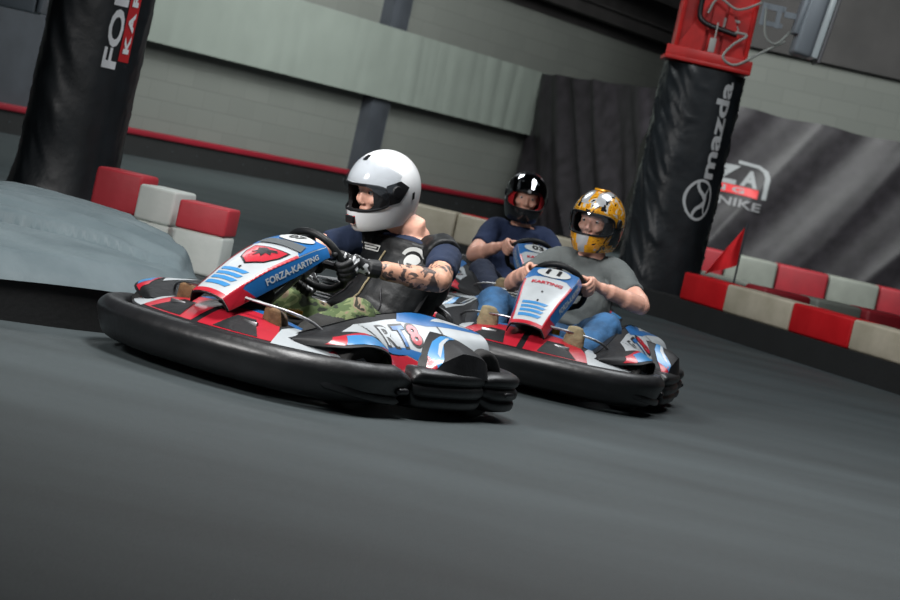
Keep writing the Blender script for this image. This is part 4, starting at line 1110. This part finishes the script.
while s+.5 <= tot:
    p, r = at(s+.29)
    bo = block((p.x, p.y, .20), (.57, .28, .26), r, False, 'white low barrier block behind the three drivers, number '+['one', 'two', 'three', 'four', 'five', 'six'][k]+' leftward from the padded pillar', 'barrier blocks behind the drivers')
    if k % 2 == 1: mm = MB(); box(mm, (0, 0, .262), (.52, .22, .008), 0, bev=.003); mm.build('red_lid', M['barrier_red'], bo)
    s += .58; k += 1
# row B just behind and row C by the curtain
for k in range(5):
    x = 2.62+k*.47
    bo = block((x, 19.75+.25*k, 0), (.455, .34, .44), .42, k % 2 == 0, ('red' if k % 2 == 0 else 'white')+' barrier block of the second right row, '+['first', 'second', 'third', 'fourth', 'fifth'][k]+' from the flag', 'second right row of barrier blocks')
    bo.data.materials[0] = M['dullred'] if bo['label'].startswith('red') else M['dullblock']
for k in range(7):
    x = 3.02+k*.70
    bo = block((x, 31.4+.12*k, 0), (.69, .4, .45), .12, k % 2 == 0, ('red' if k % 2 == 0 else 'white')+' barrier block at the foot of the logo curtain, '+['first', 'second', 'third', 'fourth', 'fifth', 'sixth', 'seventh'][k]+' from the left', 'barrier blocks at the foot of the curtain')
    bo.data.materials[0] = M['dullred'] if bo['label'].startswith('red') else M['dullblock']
for k in range(4):
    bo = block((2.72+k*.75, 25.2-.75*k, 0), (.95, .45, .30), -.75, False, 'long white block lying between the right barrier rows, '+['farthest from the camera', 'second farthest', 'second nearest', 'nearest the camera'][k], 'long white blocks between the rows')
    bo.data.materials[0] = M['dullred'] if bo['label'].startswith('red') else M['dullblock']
# flag
F = empty('flag', (2.16, 19.9, 0)); tag(F, 'small bright red flag leaning on the right barrier beside the pillar', 'flag')
def FS(u, v):
    a = V((0.09, 0, .88)); b = V((.10, 0, .56)); c = V((-.15, .0, .43)); p = a.lerp(b.lerp(c, u), v)
    return p+V((0, .035*math.sin(u*7+v*3)*v, 0))
m = MB(); surf(m, FS, 0, 1, 16, .01, 1, 16, 0, .003); m.build('cloth', M['flag'], F)
m = MB(); tube(m, [(.105, 0, .92), (.10, 0, 0)], .008, 8); m.build('stick', M['dark_column'], F)
m = MB(); box(m, (0, 0, .02), (.34, .08, .04), 0, bev=.01); o = m.build('marker_board', M['flag']); o.location = (2.62, 19.2, .45); o.rotation_euler = (0, 0, -.3)
bpy.data.objects.remove(o)
# grey brown crate and red board by the far skirting
m = MB(); box(m, (0, 0, .15), (.62, .3, .30), 0, bev=.02); o = m.build('crate', M['lamp_grey']); o.location = (.52, 29, 0); o.rotation_euler = (0, 0, .1); bpy.data.objects.remove(o)

# ------------------------------------------------------------------ left island of painted tyres
front = [(-3.4, 7.9), (-2.3, 8.42), (-1.62, 8.92), (-1.27, 9.28), (-1.02, 9.75), (-1.08, 10.4), (-1.35, 11.0), (-1.66, 11.7), (-2.1, 12.35), (-3.4, 12.35), (-3.6, 10.2), (-3.4, 7.9)]
fp = catmull([(x, y, 0) for x, y in front], 8)
cen = V((-2.6, 10.4, 0))
m = MB(); N = len(fp); vs = []; fs = []
lev = [(0, 0, 0), (.0, .17, 0)]
for (k, z, _) in lev:
    for p in fp: vs.append(p+(cen-p).normalized()*k+V((0, 0, z)))
for i in range(N-1): fs.append((i, i+1, N+i+1, N+i))
m.add(vs, fs); 
I = empty('track_island', (-2.6, 10.4, 0)); tag(I, 'low grey island with ribbed hump and black skirt at the left edge', 'track island')
for i_ in range(len(m.v)): m.v[i_] = m.v[i_]-V((-2.6, 10.4, 0))
m.build('skirt', M['skirt'], I)
def IS(u, v):   # u along outline, v 0 rim .. 1 centre
    n = len(fp)-1; x = max(0, min(.9999, u))*n; i = int(x); p = fp[i].lerp(fp[i+1], x-i)
    rim = p.copy(); p = p.lerp(cen, v) if v > .07 else p.lerp(cen, v)+(p-cen).normalized()*.015*(1-v/.07)
    z = .162+.10*min(1, v/.07)**.8 if v < .07 else .262+.03*min(1, (v-.07)/.3)
    z += .012*noise.noise(p*6)*min(1, v*12)+.012*noise.noise(p*2)
    # ribbed hump
    hx, hy = p.x+1.72, p.y-10.9
    d = max(0, 1-(hx/.60)**2)*max(0, 1-(hy/1.0)**2)
    if d > 0: z += .085*d**.22+.020*math.sin((hy+.15*hx+.22*noise.noise(p*2))*24)*d**.25
    return p+V((-cen.x, -cen.y, z))
m = MB(); surf(m, IS, 0, .9999, 220, 0, 1, 110, 0); m.build('painted_cover', M['island'], I, 60)
# curb blocks behind the island
for (x, y, z, r, red, lab, sz) in (
    (-1.975, 13.88, .215, -.22, True, 'red block on the left, touching the black pillar', (.29, .28, .235)), (-1.975, 13.88, 0, -.22, False, 'white block under the red one touching the black pillar', (.29, .28, .213)),
    (-1.695, 13.62, .215, -.30, False, 'upper white block in the middle of the left stack', (.23, .30, .20)), (-1.695, 13.62, 0, -.30, False, 'lower white block in the middle of the left stack', (.23, .30, .213)),
    (-1.415, 13.36, .235, -.15, True, 'red block capping the right end of the left stack', (.29, .26, .155)), (-1.415, 13.36, 0, -.15, False, 'white block at the right end of the left stack, under the red cap', (.29, .26, .233))):
    bo = block((x, y, z), sz, r, red, lab, 'curb blocks behind the grey island')
    bo.data.materials[0] = M['curb_red'] if red else M['curb_white']

# ------------------------------------------------------------------ light and camera
def lamp(name, loc, size, power, col=(1, 1, 1), aim=None, sy=None):
    l = bpy.data.lights.new(name, 'AREA'); l.shape = 'RECTANGLE'; l.size = size; l.size_y = sy or size; l.energy = power; l.color = col
    o = bpy.data.objects.new(name, l); C.objects.link(o); o.location = loc
    if aim: o.rotation_euler = (V(aim)-V(loc)).to_track_quat('-Z', 'Y').to_euler()
    return o
lamp('area_light', (-.4, 8.3, 5.2), 1.6, 125, (1, .995, .985), (.0, 9.0, 0)).data.spread = math.radians(100)  # added key light, narrowed so the floor darkens away from the karts
lamp('area_light', (-4.4, 4.6, 3.6), 1.2, 62, (1, .98, .96), (-.1, 9.9, .8)).data.spread = math.radians(62)  # added fill light, low at front left, brightens faces and helmet
lamp('area_light', (2.6, 13.5, 6), 2.5, 250, (.95, .98, 1), (1.3, 14, 0))
lamp('area_light', (-3.5, 18, 6.2), 3.0, 330, (.93, .99, 1), (-3, 20, 0))
lamp('area_light', (-3.2, 25, 6.2), 3.0, 380, (.95, 1, .98), (-2.5, 32, .8))
lamp('area_light', (1.2, 29, 6.2), 3.0, 1000, (.97, 1, .97), (.8, 38, 1.2))  # added light, lifts the right end of the sheeting
lamp('area_light', (6.0, 25, 6.2), 3.0, 800, (.96, 1, .98), (5, 33, .8))
w = bpy.data.worlds.new('World'); bpy.context.scene.world = w; w.use_nodes = True
w.node_tree.nodes['Background'].inputs[0].default_value = (.5, .55, .6, 1); w.node_tree.nodes['Background'].inputs[1].default_value = .30

cam = bpy.data.cameras.new('camera'); co = bpy.data.objects.new('camera', cam); C.objects.link(co); bpy.context.scene.camera = co
cam.sensor_width = 36; cam.lens = 2400/900*36; cam.clip_end = 200
th = math.radians(12.7); pt = math.atan(150/2400)
Rv = V((1, 0, 0)); Uv = V((0, math.sin(pt), math.cos(pt)))
cx_ = Rv*math.cos(th)+Uv*math.sin(th); cy_ = -Rv*math.sin(th)+Uv*math.cos(th); cz_ = cx_.cross(cy_)
mt = Matrix((cx_, cy_, cz_)).transposed().to_4x4(); mt.translation = V((0, 0, 1.0)); co.matrix_world = mt
cam.dof.use_dof = True; cam.dof.focus_distance = 9.4; cam.dof.aperture_fstop = 6.3
sc_ = bpy.context.scene
sc_.view_settings.view_transform = 'Standard'; sc_.view_settings.look = 'None'; sc_.view_settings.exposure = 0; sc_.view_settings.gamma = 1; sc_.view_settings.use_curve_mapping = False
